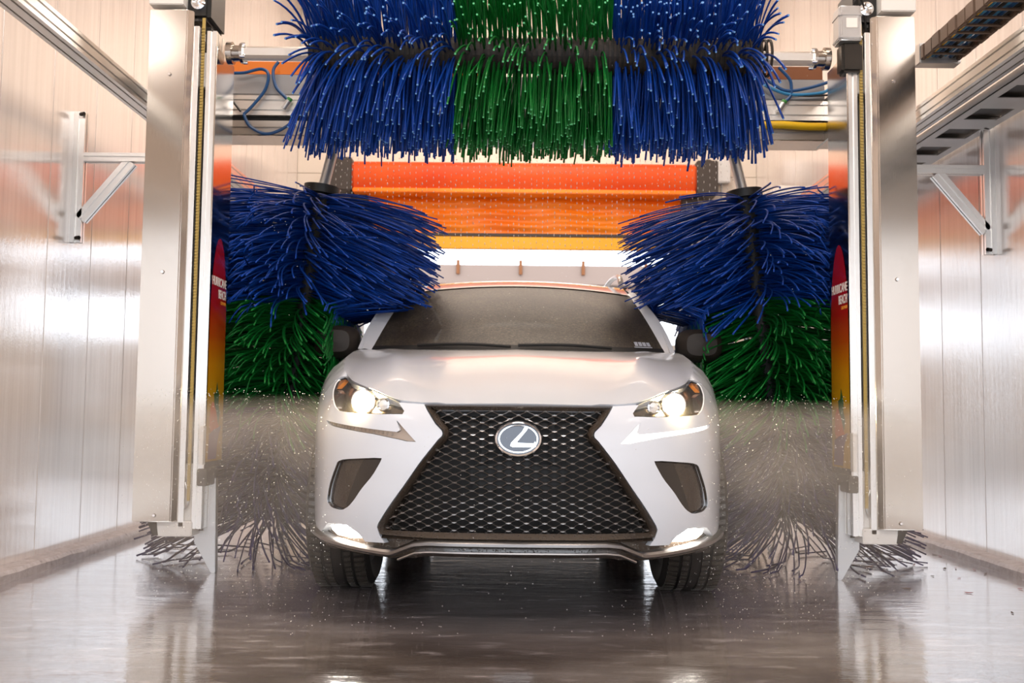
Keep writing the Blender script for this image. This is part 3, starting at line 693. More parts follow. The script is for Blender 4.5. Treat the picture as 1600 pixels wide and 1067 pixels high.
    panel(MB(), sc([(.93, .30), (.84, .345), (.80, .352), (.69, .355), (.60, .30), (.60, .285), (.93, .285)]), off=.03, rim=0, sg=sg).build('fog_light_bezel', M['wettrim'], fg, smooth=True)
# wheels
for yc in (NOSE + .96, NOSE + 3.62):
    for sg in (1, -1):
        xc = CX + sg * .752; R = .363
        w2 = .125
        pr = [(-w2 + .02, .25), (-w2, .29), (-w2 - .006, .325), (-w2 + .008, .350), (-w2 + .035, .360)]
        for g in (-.062, -.022, .022, .062): pr += [(g - .005, .3625), (g - .005, .354), (g + .005, .354), (g + .005, .3625)]
        pr += [(w2 - .035, .360), (w2 - .008, .350), (w2 + .006, .325), (w2, .29), (w2 - .02, .25)]
        wl = MB().lathe((xc, yc, R), (sg, 0, 0), pr, 64).build('wheel', M['tyre'], car, smooth=True)
        MB().lathe((xc, yc, R), (sg, 0, 0), [(-.10, .252), (-.09, .235), (.06, .235), (.085, .252), (.09, .240), (.05, .222), (-.05, .20)], 48).build('rim', M['alloy'], wl, smooth=True)
        for q in range(5):
            a = q * 2 * math.pi / 5; s_ = MB()
            d = Vector((0, math.cos(a), math.sin(a))); t_ = Vector((0, -math.sin(a), math.cos(a))); c_ = Vector((xc + sg * .07, yc, R))
            for k in (-1, 1):
                p0, p1 = c_ + d * .03 + t_ * k * .012, c_ + d * .225 + t_ * k * .05
                s_.extrude([(-.012, -.014), (.012, -.014), (.010, .014), (-.010, .014)], p0, p1, up=(1, 0, 0))
            s_.build('spoke', M['alloy'], wl, bevel=.004, smooth=True)
        MB().lathe((xc, yc, R), (sg, 0, 0), [(-.105, .0005), (-.108, .15), (-.106, .258), (-.09, .258)], 40).build('brake_shield', M['matteblack'], wl, smooth=True)
        MB().lathe((xc, yc, R), (sg, 0, 0), [(.05, .045), (.085, .042), (.09, .03), (.09, .0005)], 24).build('hub_cap', M['alloy'], wl, smooth=True)
        # tread blocks: cross cuts as raised shoulder lugs, one mass
        tb = MB()
        for q in range(72):
            a = q * 2 * math.pi / 72
            for x0, x1, sh in ((-.112, -.070, .3), (.070, .112, -.3), (-.054, -.028, .2), (.028, .054, -.2)):
                vs = []
                for rr in (.352, .3655):
                    for xx, da in ((x0, -.028), (x1, -.028 + sh * .05), (x1, .022 + sh * .05), (x0, .022)):
                        vs.append((xc + xx, yc + rr * math.cos(a + da), R + rr * math.sin(a + da)))
                tb.add(vs, [(4, 5, 6, 7), (0, 1, 5, 4), (1, 2, 6, 5), (2, 3, 7, 6), (3, 0, 4, 7)])
        tb.build('tread', M['rubber'], wl, kind='stuff')

# ================================================================== GANTRY
gan = thing('wash_gantry', (GX, 4.9, 0), 'stainless wash gantry: two columns with printed inner panels and a cross beam spanning the car', 'gantry')
YG = 4.65
for sg in (-1, 1):
    def X(a): return GX + sg * a - (.052 if sg < 0 else 0)
    def bx(mb, a, b_, *r): return mb.box(min(X(a), X(b_)), max(X(a), X(b_)), *r)
    # housing: folded sheet with chamfered inner edge
    z0, z1 = .255, 2.69
    pl = [(1.805, YG), (1.625, YG), (1.600, YG + .022), (1.600, YG + .36), (1.805, YG + .36)]
    vs = [(X(a), y, z0) for a, y in pl] + [(X(a), y, z1) for a, y in pl]
    col = MB().add(vs, [(0, 1, 6, 5), (1, 2, 7, 6), (2, 3, 8, 7), (3, 4, 9, 8), (4, 0, 5, 9), (4, 3, 2, 1, 0), (5, 6, 7, 8, 9)]).build('column_housing', M['steel'], gan, bevel=.004, smooth=True, label='brushed steel column beside the wall ' + ('on the left' if sg < 0 else 'on the right'))
    for zz in (2.37, 1.42, .285):
        MB().cyl((X(1.70), YG + .001, zz), (X(1.70), YG - .008, zz), .010, 12, .006).build('screw', M['chrome'], col, smooth=True)
    # flange, slot with belt, guide post
    bx(MB(), 1.600, 1.575, YG + .03, YG + .055, .23, 2.62).build('flange', M['alu'], gan, bevel=.002)
    bx(MB(), 1.598, 1.530, YG + .14, YG + .30, .23, 2.62).build('slot_back', M['aludark'] , gan)
    bl = bx(MB(), 1.562, 1.548, YG + .030, YG + .036, .35, 2.66).build('toothed_belt', M['belt'], gan)
    tth = MB()
    for k in range(150): bx(tth, 1.562, 1.548, YG + .025, YG + .031, .40 + k * .0148, .407 + k * .0148)
    tth.build('belt_teeth', M['belt'], bl, kind='stuff')
    bx(MB(), 1.566, 1.540, YG + .10, YG + .14, .30, 2.64).build('chain_guard', M['matteblack'], gan)
    MB().extrude(slotprof(.046, .12, .010, .010, (1, 2)), (X(1.517), YG + .10, .22), (X(1.517), YG + .10, 2.60), up=(0, 1, 0)).build('guide_post', M['alu'], gan)
    # printed inner panel
    ip = bx(MB(), 1.494, 1.486, YG + .03, YG + .32, .50, 2.52).build('inner_panel', M['mirror_steel'], gan, bevel=.001, label='polished inner panel with sunset board print')
    xi = X(1.485)
    yA, yB = YG + .045, YG + .305; ym = (yA + yB) / 2
    pts = [(yA, .53), (yB, .53)] + [(ym + (yB - ym) * math.cos(a) , 1.17 + .44 * math.sin(a) ** 1.0) for a in np.linspace(0, math.pi, 25)]
    pts = [(y, z_) for y, z_ in pts]
    MB().add([(xi, y, z_) for y, z_ in pts], [tuple(range(len(pts)))]).build('board_print', M['print'], ip)
    def lettering(s, size, yy, zz, mt, wdt):
        cu = bpy.data.curves.new('lettering', 'FONT'); cu.body = s; cu.size = size; cu.extrude = .0004; cu.align_x = 'RIGHT'; cu.offset = .0009 if size > .03 else .0003
        tmp = bpy.data.objects.new('tmp', cu); COL.objects.link(tmp); bpy.context.view_layer.update()
        me = bpy.data.meshes.new_from_object(tmp.evaluated_get(bpy.context.evaluated_depsgraph_get())); bpy.data.objects.remove(tmp)
        xsz = max(v.co.x for v in me.vertices) - min(v.co.x for v in me.vertices); f = wdt / xsz
        o = bpy.data.objects.new('lettering', me); COL.objects.link(o); me.materials.append(mt); o.parent = ip
        oo = ORI[gan.name]
        # reading direction: +Y on the left panel, -Y on the right one
        dr = 1 if sg < 0 else -1
        mtx = Matrix(((0, 0, dr * 1.0, 0), (dr * f, 0, 0, 0), (0, 1, 0, 0), (0, 0, 0, 1)))
        me.transform(mtx); o.location = (xi + dr * .001 - oo[0], yy - oo[1], zz - oo[2])
    yr = yB - .012 if sg < 0 else yA + .012
    lettering('HURRICANE', .060, yr, 1.375, M['pwhite'], .225)
    lettering('BEACH', .060, yr, 1.318, M['pwhite'], .120)
    lettering('CAR WASH', .022, yr, 1.290, M['porange'], .085)
    # printed plant figure: leafy top, orange body, violet base
    def flat(nm, P, mt, e):
        s_ = 1 if sg < 0 else -1
        MB().add([(xi + s_ * e, ym + (q if sg < 0 else -q), z_) for q, z_ in P], [tuple(range(len(P)))]).build(nm, mt, ip)
    flat('printed_body', [(-.09, .70), (-.08, .78), (-.05, .815), (0, .80), (.05, .74), (.06, .68), (.0, .64), (-.05, .65)], M['pred'], .0010)
    flat('printed_leaves', [(-.02, .80), (-.03, .85), (.0, .86), (.015, .91), (.035, .87), (.05, .85), (.045, .80), (.07, .76), (.05, .70), (.03, .74), (.01, .77)], M['pgreen'], .0014)
    flat('printed_base', [(-.10, .54), (-.09, .66), (-.02, .68), (.06, .69), (.10, .70), (.05, .63), (.03, .54)], M['ppurple'], .0012)
    # foot bracket, wheel guard, base block
    bx(MB(), 1.515, 1.470, YG + .02, YG + .20, .42, .50).build('foot_bracket', M['darkmetal'], gan, bevel=.004)
    fb = bx(MB(), 1.495, 1.478, YG - .02, YG + .02, .52, .70).build('stop_plate', M['white'], gan, bevel=.002)
    vs = []
    for y in (YG + .15, YG + .195):
        vs += [(X(a), y, z_) for a, z_ in ((1.535, .43), (1.465, .45), (1.455, .0), (1.475, .0), (1.56, .145), (1.56, .40))]
    wg = MB().add(vs, [(0, 1, 2, 3, 4, 5), (11, 10, 9, 8, 7, 6)] + [(i, (i + 1) % 6, 6 + (i + 1) % 6, 6 + i) for i in range(6)]).build('wheel_guard', M['galv'], gan, bevel=.003, label='pale grey pointed guard plate reaching the floor')
    bx(MB(), 1.54, 1.515, YG + .14, YG + .15, .20, .37).build('guard_slot', M['darkmetal'], wg)
    MB().cyl((X(1.50), YG + .14, .44), (X(1.50), YG + .10, .44), .018, 12).build('guard_bolt', M['darkmetal'], wg, smooth=True)
    bx(MB(), 1.70, 1.535, YG + .03, YG + .30, .185, .255).build('base_block', M['white'], gan, bevel=.004)
    bx(MB(), 1.598, 1.535, YG + .06, YG + .28, .255, .52).build('base_riser', M['white'], gan, bevel=.004)
    MB().tube([(X(1.585), YG + .05, .45), (X(1.565), YG + .04, .40), (X(1.56), YG + .04, .33), (X(1.60), YG + .05, .30)], .006).build('hose', M['galv'], gan, smooth=True)
    bx(MB(), 1.592, 1.578, YG + .045, YG + .06, .36, .44).build('sensor', M['darkmetal'], gan, bevel=.002)
    MB().add([(X(1.74), YG + .02, .255), (X(1.70), YG + .02, .255), (X(1.70), YG + .06, .255), (X(1.74), YG + .06, .255), (X(1.715), YG + .03, .19), (X(1.69), YG + .03, .19), (X(1.69), YG + .05, .19), (X(1.715), YG + .05, .19)],
             [(3, 2, 1, 0), (4, 5, 6, 7), (0, 1, 5, 4), (1, 2, 6, 5), (2, 3, 7, 6), (3, 0, 4, 7)]).build('brush_seal', M['black'], gan)
    # column head: white gear cover and black belt pulley bracket
    bx(MB(), 1.81, 1.645, YG - .01, YG + .34, 2.71, 2.90).build('head_cover', M['white'], gan, bevel=.004)
    pb = bx(MB(), 1.645, 1.53, YG + .04, YG + .30, 2.655, 2.88).build('pulley_bracket', M['black'], gan, bevel=.02)
    MB().lathe((X(1.585), YG + .03, 2.735), (0, -1, 0), [(-.02, .034), (.006, .034), (.01, .024), (.006, .012), (.012, .0005)], 24).build('pulley', M['chrome'], pb, smooth=True)
    bx(MB(), 1.575, 1.545, YG + .06, YG + .10, 2.33, 2.50).build('slide_block', M['white'], gan, bevel=.004)
    # carriage on the wall rail
    cr = bx(MB(), 1.84, 1.805, YG + .35, YG + .50, 2.40, 2.58).build('rail_carriage', M['galv'], gan, bevel=.004)
    bx(MB(), 1.93, 1.80, YG + .40, YG + .52, 2.43, 2.49).build('carriage_roller_box', M['darkmetal'], cr, bevel=.006)
    bx(MB(), 1.85, 1.82, YG + .36, YG + .41, 2.385, 2.43).build('carriage_buffer', M['white'], cr, bevel=.005)
    bx(MB(), 1.80, 1.66 if sg < 0 else 1.60, YG + .36, YG + .90, 2.28, 2.52).build('beam_bracket', M['steel'], gan, bevel=.005)
# cross beam: two slotted profiles, grey trough, cover
YBm = 5.40
MB().extrude(slotprof(.12, .112, .010, .012, (2, 2)), (GX - 1.74, YBm + .06, 2.457), (GX + 1.62, YBm + .06, 2.457)).build('cross_beam', M['alu'], gan, label='slotted aluminium cross beam')
MB().extrude(slotprof(.12, .08, .010, .012, (2, 1)), (GX - 1.74, YBm + .06, 2.330), (GX + 1.62, YBm + .06, 2.330)).build('lower_beam', M['aludark'], gan)
MB().box(GX - 1.74, GX + 1.62, YBm + .03, YBm + .07, 2.37, 2.40).build('beam_spacer', M['matteblack'], gan)
MB().box(GX - 1.74, GX + 1.62, YBm + .0, YBm + .20, 2.285, 2.292).build('drip_rail', M['steel'], gan)
MB().box(GX - 1.73, GX + 1.61, YBm + .01, YBm + .16, 2.52, 2.635).build('cable_trough', M['greybox'], gan, bevel=.004)
MB().box(GX - 1.73, GX - .3, YBm + .04, YBm + .18, 2.64, 2.72).build('beam_cover', M['orangecover'], gan, bevel=.006)
MB().box(GX + .3, GX + 1.61, YBm + .04, YBm + .18, 2.64, 2.72).build('beam_cover', M['browncover'], gan, bevel=.006)
for sg in (-1, 1):   # arms that carry the side brushes
    MB().tube([(GX + sg * 1.115, 5.52, 2.29), (GX + sg * 1.178, 5.47, 1.97)], .030, 12, False).build('brush_arm', M['galv'], gan, smooth=True)
    MB().box(GX + sg * 1.115 - .045, GX + sg * 1.115 + .045, 5.46, 5.58, 2.262, 2.30).build('arm_bracket', M['darkmetal'], gan, bevel=.006)
def px(a, z_, y=5.36): return (GX + a, y, z_)
cab = [([(-1.661, 2.623), (-1.592, 2.626), (-1.506, 2.647), (-1.464, 2.619), (-1.478, 2.533), (-1.540, 2.447), (-1.592, 2.392)], 'bluecable'),
       ([(-1.592, 2.392), (-1.557, 2.327), (-1.471, 2.285), (-1.385, 2.309), (-1.313, 2.361)], 'bluecable'),
       ([(-1.409, 2.688), (-1.437, 2.637), (-1.420, 2.550), (-1.368, 2.492), (-1.347, 2.471)], 'bluecable'),
       ([(-1.661, 2.550), (-1.671, 2.492), (-1.609, 2.409)], 'black'),
       ([(1.629, 2.609), (1.508, 2.571), (1.388, 2.554), (1.309, 2.592), (1.240, 2.640)], 'bluecable'),
       ([(1.629, 2.578), (1.577, 2.544), (1.405, 2.533), (1.284, 2.575), (1.233, 2.616)], 'bluecable2'),
       ([(1.343, 2.685), (1.402, 2.619), (1.412, 2.564), (1.405, 2.523), (1.367, 2.485)], 'bluecable'),
       ([(1.388, 2.533), (1.508, 2.526), (1.629, 2.533)], 'black')]
for pts, mt in cab: MB().tube([px(*p) for p in pts], .009 if mt != 'black' else .006, 8).build('cable', M[mt], gan, smooth=True)
for a, z_ in ((1.367, 2.485), (-1.347, 2.471)):
    c = MB().cyl(px(a, z_), px(a - .028, z_ - .045), .014, 12).build('cable_plug', M['galv'], gan, smooth=True); MB().cyl(px(a + .008, z_ + .014), px(a, z_), .015, 12).build('plug_sleeve', M['green'], c, smooth=True)
MB().tube([px(1.26, 2.366, 5.38), px(1.36, 2.366, 5.37), px(1.50, 2.358, 5.37), px(1.64, 2.362, 5.38)], .021, 12).build('hose', M['yellowhose'], gan, smooth=True, label='yellow air hose along the beam')
# brush motor on the right post
mb = MB(); mcx, mcy = GX + 1.495, YG + .04
pr = [(-.055, -.045), (-.045, -.055), (.045, -.055), (.055, -.045), (.055, .045), (.045, .055), (-.045, .055), (-.055, .045)]
mo = mb.extrude(pr, (mcx, mcy, 2.565), (mcx, mcy, 2.735), up=(0, 1, 0)).build('brush_motor', M['galv'], gan, bevel=.006, smooth=True, label='grey motor block above the gearbox')
for zz in (2.575, 2.685): MB().extrude([(a * 1.05, b_ * 1.05) for a, b_ in pr], (mcx, mcy, zz), (mcx, mcy, zz + .012), up=(0, 1, 0)).build('motor_collar', M['galv'], mo, bevel=.002)
MB().box(mcx - .022, mcx + .030, mcy - .0575, mcy - .054, 2.625, 2.672).build('motor_label', M['pwhite'], mo)
MB().tube([(mcx + .02, mcy - .03, 2.735), (mcx + .03, mcy - .05, 2.765), (mcx + .07, mcy - .02, 2.76), (mcx + .10, mcy + .02, 2.60), (mcx + .11, mcy + .03, 2.50)], .006).build('motor_cable', M['black'], mo, smooth=True)
MB().box(mcx - .035, mcx + .065, mcy - .03, mcy + .06, 2.42, 2.565).build('gearbox', M['darkmetal'], gan, bevel=.012, smooth=True)

# ================================================================== BRUSHES
def strands(P, rad, tipmi=True, sides=4):
    """P (N,K,3) centre lines -> verts, faces, material index, as foam strips with a cut end"""
    N, K, _ = P.shape; T = np.gradient(P, axis=1); T /= np.linalg.norm(T, axis=2, keepdims=True) + 1e-9
    ref = np.where(np.abs(T[:, :1, 2:3]) > .8, np.array([[[1., 0, 0]]]), np.array([[[0, 0, 1.]]]))
    U = np.cross(T, np.broadcast_to(ref, T.shape)); U /= np.linalg.norm(U, axis=2, keepdims=True) + 1e-9; V = np.cross(T, U)
    an = np.arange(sides) * 2 * np.pi / sides + .5; rr = np.asarray(rad).reshape(-1, 1, 1, 1)
    Q = P[:, :, None] + rr * (U[:, :, None] * np.cos(an)[None, None, :, None] + V[:, :, None] * np.sin(an)[None, None, :, None])
    v = Q.reshape(-1, 3); base = (np.arange(N) * K * sides)[:, None, None]; k = (np.arange(K - 1) * sides)[None, :, None]; j = np.arange(sides)[None, None, :]; j2 = (j + 1) % sides
    q = np.stack([base + k + j, base + k + j2, base + k + sides + j2, base + k + sides + j], -1).reshape(-1, 4)
    cap = (np.arange(N) * K * sides)[:, None] + (K - 1) * sides + np.arange(sides)[None]
    return v, q, cap
def strand_obj(name, P, rad, mats, parent, **props):
    v, q, cap = strands(P, rad); o0 = np.array(ORI[parent.name]); me = bpy.data.meshes.new(name)
    me.from_pydata((v - o0).tolist(), [], q.tolist() + cap.tolist())
    for m_ in mats: me.materials.append(m_)
    mi = np.zeros(len(me.polygons), np.int32); mi[len(q):] = 1; me.polygons.foreach_set('material_index', mi)
    sm = np.ones(len(me.polygons), bool); sm[len(q):] = False; me.polygons.foreach_set('use_smooth', sm)
    o = bpy.data.objects.new(name, me); COL.objects.link(o); o.parent = parent
    for k, val in props.items(): o[k] = val
    return o
def deliver(parent, P, rad, zone, zones, score, n_single):
    """the strips nearest the camera become parts, the rest one mass for each colour zone"""
    order = np.argsort(-score); single = np.zeros(len(P), bool); single[order[:n_single]] = True
    for zi, (nm, mats, lab) in enumerate(zones):
        k = (zone == zi) & ~single
        if k.any(): strand_obj(nm, P[k], rad[k], mats, parent, kind='stuff', label=lab)
    for i in order[:n_single]:
        strand_obj('bristle', P[i:i + 1], rad[i:i + 1], zones[zone[i]][1], parent)
BLUE = (M['bblue'], M['tipblue']); GREEN = (M['bgreen'], M['tipgreen']); PURP = (M['bpurple'], M['bpurple'])
# top roller
TY, TZ, RB = 4.80, 2.53, .452
top = thing('roller_brush', (GX, TY, TZ), 'horizontal roller brush of blue and green foam strips hanging above the car', 'brush')
X0, X1 = GX - 1.11, GX + 1.09
MB().extrude([(-.03, -.018), (-.018, -.03), (.018, -.03), (.03, -.018), (.03, .018), (.018, .03), (-.018, .03), (-.03, .018)], (GX - 1.51, TY, TZ), (GX + 1.43, TY, TZ)).build('shaft', M['alu'], top)
MB().cyl((X0, TY, TZ), (X1, TY, TZ), .085, 24).build('core', M['matteblack'], top, smooth=True)
hol = MB()
for k in range(92): hol.lathe((X0 + .02 + k * .0245, TY, TZ), (1, 0, 0), [(-.006, .085), (-.006, .092), (.006, .092), (.006, .085)], 20)
hol.build('strip_holders', M['holder'], top, kind='stuff')
for a, s in ((GX - 1.507, 1), (GX + 1.425, -1)):
    MB().lathe((a, TY, TZ), (s, 0, 0), [(-.015, .0005), (-.015, .055), (.012, .055), (.014, .040), (.05, .038), (.05, .05), (.065, .05), (.065, .0005)], 24).build('bearing_flange', M['steel'], top, smooth=True)
    fl = MB()
    for q in range(4): fl.cyl((a + s * .055, TY + .045 * math.cos(q * 1.571 + .6), TZ + .045 * math.sin(q * 1.571 + .6)), (a + s * .078, TY + .045 * math.cos(q * 1.571 + .6), TZ + .045 * math.sin(q * 1.571 + .6)), .009, 8)
    fl.build('flange_bolts', M['chrome'], top, kind='stuff')
N = 3200; K = 8
xb = X0 + (X1 - X0) * (np.arange(N) + nrg.uniform(-.4, .4, N)) / N; xb = np.round((xb - X0) / .0245) * .0245 + X0 + nrg.normal(0, .003, N)
ph = nrg.uniform(-np.pi, np.pi, N); ph = ph + .36 * np.sin(2 * ph) + np.pi + .10; L = RB - .08 + nrg.normal(0, .012, N)
e = (xb - GX) / 1.14
lean = .10 * np.sign(e) * np.abs(e) ** 6 * 1.7 - .05 + nrg.normal(0, .035, N)
s = np.linspace(0, 1, K)[None]
droop = .10 + .05 * nrg.random(N)
r = .08 + L[:, None] * s
Pt = np.stack([xb[:, None] + lean[:, None] * L[:, None] * s ** 1.25 + (nrg.normal(0, .012, N)[:, None] * s ** 2),
               TY + r * np.cos(ph)[:, None] + nrg.normal(0, .018, N)[:, None] * s ** 2,
               TZ + r * np.sin(ph)[:, None] - droop[:, None] * np.abs(np.cos(ph))[:, None] * s ** 2 * 1.0 + nrg.normal(0, .015, N)[:, None] * s ** 2], -1)
b_hit = Pt[:, :, 1] > YBm - .015; Pt[:, :, 1][b_hit] = YBm - .015
zone = np.where(xb < GX - .385, 0, np.where(xb < GX + .375, 1, 2))
score = -Pt[:, -1, 1] + nrg.uniform(0, .12, N) - (Pt[:, -1, 2] > TZ + .28) * 1.0
rad = nrg.uniform(.0046, .0062, N)
deliver(top, Pt, rad, zone, [('blue_bristles', BLUE, 'blue strips at the left end'), ('green_bristles', GREEN, 'green strips in the middle'), ('blue_bristles', BLUE, 'blue strips at the right end')], score, 300)

# car envelope that pushes the side strips aside
ylim = np.array(PYs[:15]) + NOSE; xlim = np.array(PXs[:15])
def halfw(y, z_):
    base = np.interp(y, ylim, xlim, left=-1)
    zb = np.interp(y, [3.6, 4.26, 4.6, 5.02, 6, 8.2], [.80, .92, 1.0, 1.087, 1.115, 1.15])
    d = zb - z_; body = base - np.interp(d, [0, .03, .08, .15, .25], [.115, .072, .035, .012, 0])
    yw = 5.0 + np.clip((z_ - 1.087) / .40, 0, 1) * .72
    cabw = np.interp(z_, [1.08, 1.3, 1.50, 1.60], [.80, .76, .66, .62])
    hw = np.where(z_ < zb, body, np.where((y > yw) & (z_ < 1.63), cabw, -1)); hw = np.where((z_ < 1.31) & (y > 4.7), np.maximum(hw, .94), hw); return np.where(y < 3.57, -1, hw)
for sg in (-1, 1):
    root = Vector((GX + sg * 1.178, 5.47, 1.97)); foot = Vector((GX + sg * 1.385, 5.47, .23))
    sb = thing('side_brush', tuple(foot), 'tall upright blue and green side brush left of the car, beside the unlit light bar' if sg < 0 else 'tall upright blue and green side brush right of the car, beside the lit light bar', 'brush', 'upright side brushes')
    ax = (foot - root).normalized(); H = (foot - root).length
    MB().cyl(root - ax * .03, foot, .055, 20).build('core', M['matteblack'], sb, smooth=True)
    MB().cyl(root - ax * .05, root - ax * .005, .10, 24).build('top_disc', M['black'], sb, smooth=True)
    N = 3800; K = 10; Rr = .645
    h = nrg.uniform(0, 1, N); ph = nrg.uniform(-np.pi, np.pi, N); ph = ph + .40 * np.sin(2 * ph) - np.pi / 2 * 1.0; Ls = Rr - .05 + nrg.normal(0, .035, N)
    A = np.array(root)[None] + np.array(ax)[None] * (h * H)[:, None]
    ux = Vector((1, 0, 0)) - ax * ax.x; ux.normalize(); uy = ax.cross(ux)
    ux, uy, axn = np.array(ux), np.array(uy), np.array(ax)
    D = np.cos(ph)[:, None] * ux + np.sin(ph)[:, None] * uy; Tg = -np.sin(ph)[:, None] * ux + np.cos(ph)[:, None] * uy
    tilt = nrg.normal(0, .030, N) + np.interp(h, [0, .04, .12, .82, .95, 1], [-.03, .03, .08, .07, .10, .30]) + (nrg.random(N) < .10) * (h > .93) * nrg.uniform(.1, .8, N) + .04 * nrg.random(N)
    D = D * np.cos(tilt)[:, None] + axn[None] * np.sin(tilt)[:, None]
    s = np.linspace(0, 1, K)[None, :, None]
    P = A[:, None] + D[:, None] * (.05 + Ls[:, None, None] * s) + Tg[:, None] * (nrg.normal(.17, .04, N) * sg)[:, None, None] * s ** 2 + axn[None, None] * (nrg.normal(.10, .03, N))[:, None, None] * s ** 2
    # strips lie against the car, the column panel and the floor
    hw = halfw(P[:, :, 1], P[:, :, 2]); lim = CX + sg * (hw + .012)
    inside = (sg * P[:, :, 0] < sg * lim) & (hw > 0); P[:, :, 0] = np.where(inside, lim, P[:, :, 0])
    nearcol = (sg * (P[:, :, 0] - GX) > 1.44) & (P[:, :, 1] < 5.06) & (P[:, :, 2] > .17); P[:, :, 1] = np.where(nearcol, 5.06, P[:, :, 1])
    P[:, :, 2] = np.maximum(P[:, :, 2], .012)
    wx = (XL + .10) if sg < 0 else (XR - .10); P[:, :, 0] = np.where(P[:, :, 2] > .20, np.clip(P[:, :, 0], GX - 1.76, GX + 1.76), np.clip(P[:, :, 0], XL + .13, XR - .13))
    zone = np.where(h < .33 + .012 * np.cos(ph * 3), 0, np.where(h < .675, 1, 2))
    rad = nrg.uniform(.0037, .0053, N)
    score = -P[:, -1, 1] + nrg.uniform(0, .15, N)
    deliver(sb, P, rad, zone, [('blue_bristles', (M['bblue'], M['bblue']), 'blue upper strips'), ('green_bristles', (M['bgreen'], M['bgreen']), 'green middle strips'), ('violet_bristles', PURP, 'dark violet-blue lower strips')], score, 300)

# ================================================================== RAILS, BRACKETS, TRAY, CHAIN
rp = slotprof(.10, .09, .010, .012, (2, 2))
RX = {-1: -1.995, 1: 2.20}
for sg in (-1, 1):
    rl = thing('overhead_rail', (RX[sg], 4, 2.40), ('slotted aluminium rail running overhead along the left wall' if sg < 0 else 'slotted aluminium rail running overhead along the right wall, above the cut-out tray'), 'rail')
    MB().extrude(rp, (RX[sg], -1.1, 2.40), (RX[sg], 10.3, 2.40)).build('rail_profile', M['alu'], rl)
    MB().box(RX[sg] - .03, RX[sg] + .03, -1.1, 10.3, 2.445, 2.46).build('running_track', M['aludark'], rl, bevel=.003)
    cs = []
def bracket(xw, sg, y, lab):
    t = thing('wall_bracket', (xw, y, 2.0), lab, 'bracket', 'aluminium wall brackets')
    p = slotprof(.06, .045, .009, .009, (1, 1)); x0 = xw - sg * .03; xe = RX[sg] - sg * .10
    MB().extrude(p, (x0, y, 1.645), (x0, y, 2.345), up=(0, 1, 0)).build('wall_upright', M['alu'], t)
    MB().extrude(p, (x0 - sg * .03, y, 2.10), (xe, y, 2.10)).build('arm', M['alu'], t)
    MB().extrude(p, (x0 - sg * .02, y, 1.77), (RX[sg] + sg * .05, y, 2.08), up=(0, 1, 0)).build('brace', M['alu'], t)
    MB().extrude(p, (RX[sg] - sg * .095, y, 2.12), (RX[sg] - sg * .095, y, 2.50), up=(0, 1, 0)).build('hanger', M['alu'], t)
    for zz in (1.665, 2.325): MB().cyl((x0 - sg * .01, y - .035, zz), (x0 - sg * .035, y - .05, zz), .010, 10).build('anchor_bolt', M['darkmetal'], t)
bracket(XL, -1, 5.2, 'aluminium wall bracket on the left wall beside the near column'); bracket(XR, 1, 5.28, 'aluminium wall bracket on the right wall beside the near column')
bracket(XL, -1, 8.3, 'far aluminium wall bracket on the left wall, behind the side brush'); bracket(XR, 1, 8.3, 'far aluminium wall bracket on the right wall, behind the side brush')
# tray with square cut-outs
tr = thing('cable_tray', (2.4, 5, 2.32), 'galvanised tray with dark square cut-outs along the right wall under the rail', 'tray')
mb = MB(); ta, tb_, tz = 2.265, 2.535, 2.318; pw = .36; y = 2.2
while y < 10.2:
    mb.box(ta, ta + .05, y, y + pw, tz, tz + .004); mb.box(tb_ - .05, tb_, y, y + pw, tz, tz + .004); mb.box(ta + .05, tb_ - .05, y, y + .17, tz, tz + .004); y += pw
mb.box(ta, ta + .004, 2.2, 10.2, tz, tz + .04); mb.build('tray_sheet', M['galv'], tr)
for k in range(14):
    MB().box(ta + .02, tb_ - .02, 2.3 + k * .56, 2.3 + k * .56 + .54, tz + .02, tz + .05).build('tray_liner', M['black'], tr)
# energy chain
ch = thing('cable_chain', (2.15, 4.9, 2.60), 'brown-black cable chain with blue and yellow cables above the right rail', 'cable chain')
ca, cb, cz = 2.055, 2.235, 2.585; src = None
for k in range(36):
    y = 4.96 - k * .092
    o = MB()
    for xx in (ca, cb): o.box(xx - .011 + (k % 2) * .003, xx + .011 + (k % 2) * .003, y - .042, y + .042, cz, cz + .075)
    o.box(ca, cb, y - .012, y + .012, cz, cz + .008).box(ca, cb, y - .012, y + .012, cz + .066, cz + .075)
    if k < 2: q = o.build('chain_link', M['chainlink'], ch, bevel=.004); src = [q] if k == 0 else src + [q]
    else: share(src[k % 2], 'chain_link', ch, (0, -(k - k % 2) * .092, 0))
MB().box(ca - .015, cb + .015, 4.95, 5.03, cz - .015, cz + .09).build('end_bracket', M['galv'], ch, bevel=.004)
for i, mt in enumerate(('yellowhose', 'bluecable2', 'bluecable', 'black', 'bluecable2', 'bluecable', 'black')):
    xx = ca + .025 + i * .0225
    MB().tube([(xx + rnd.uniform(-.004, .004), 5.0 - j * .30, cz + .024 + rnd.uniform(-.006, .006)) for j in range(12)], .010, 8).build('cable', M[mt], ch, smooth=True)
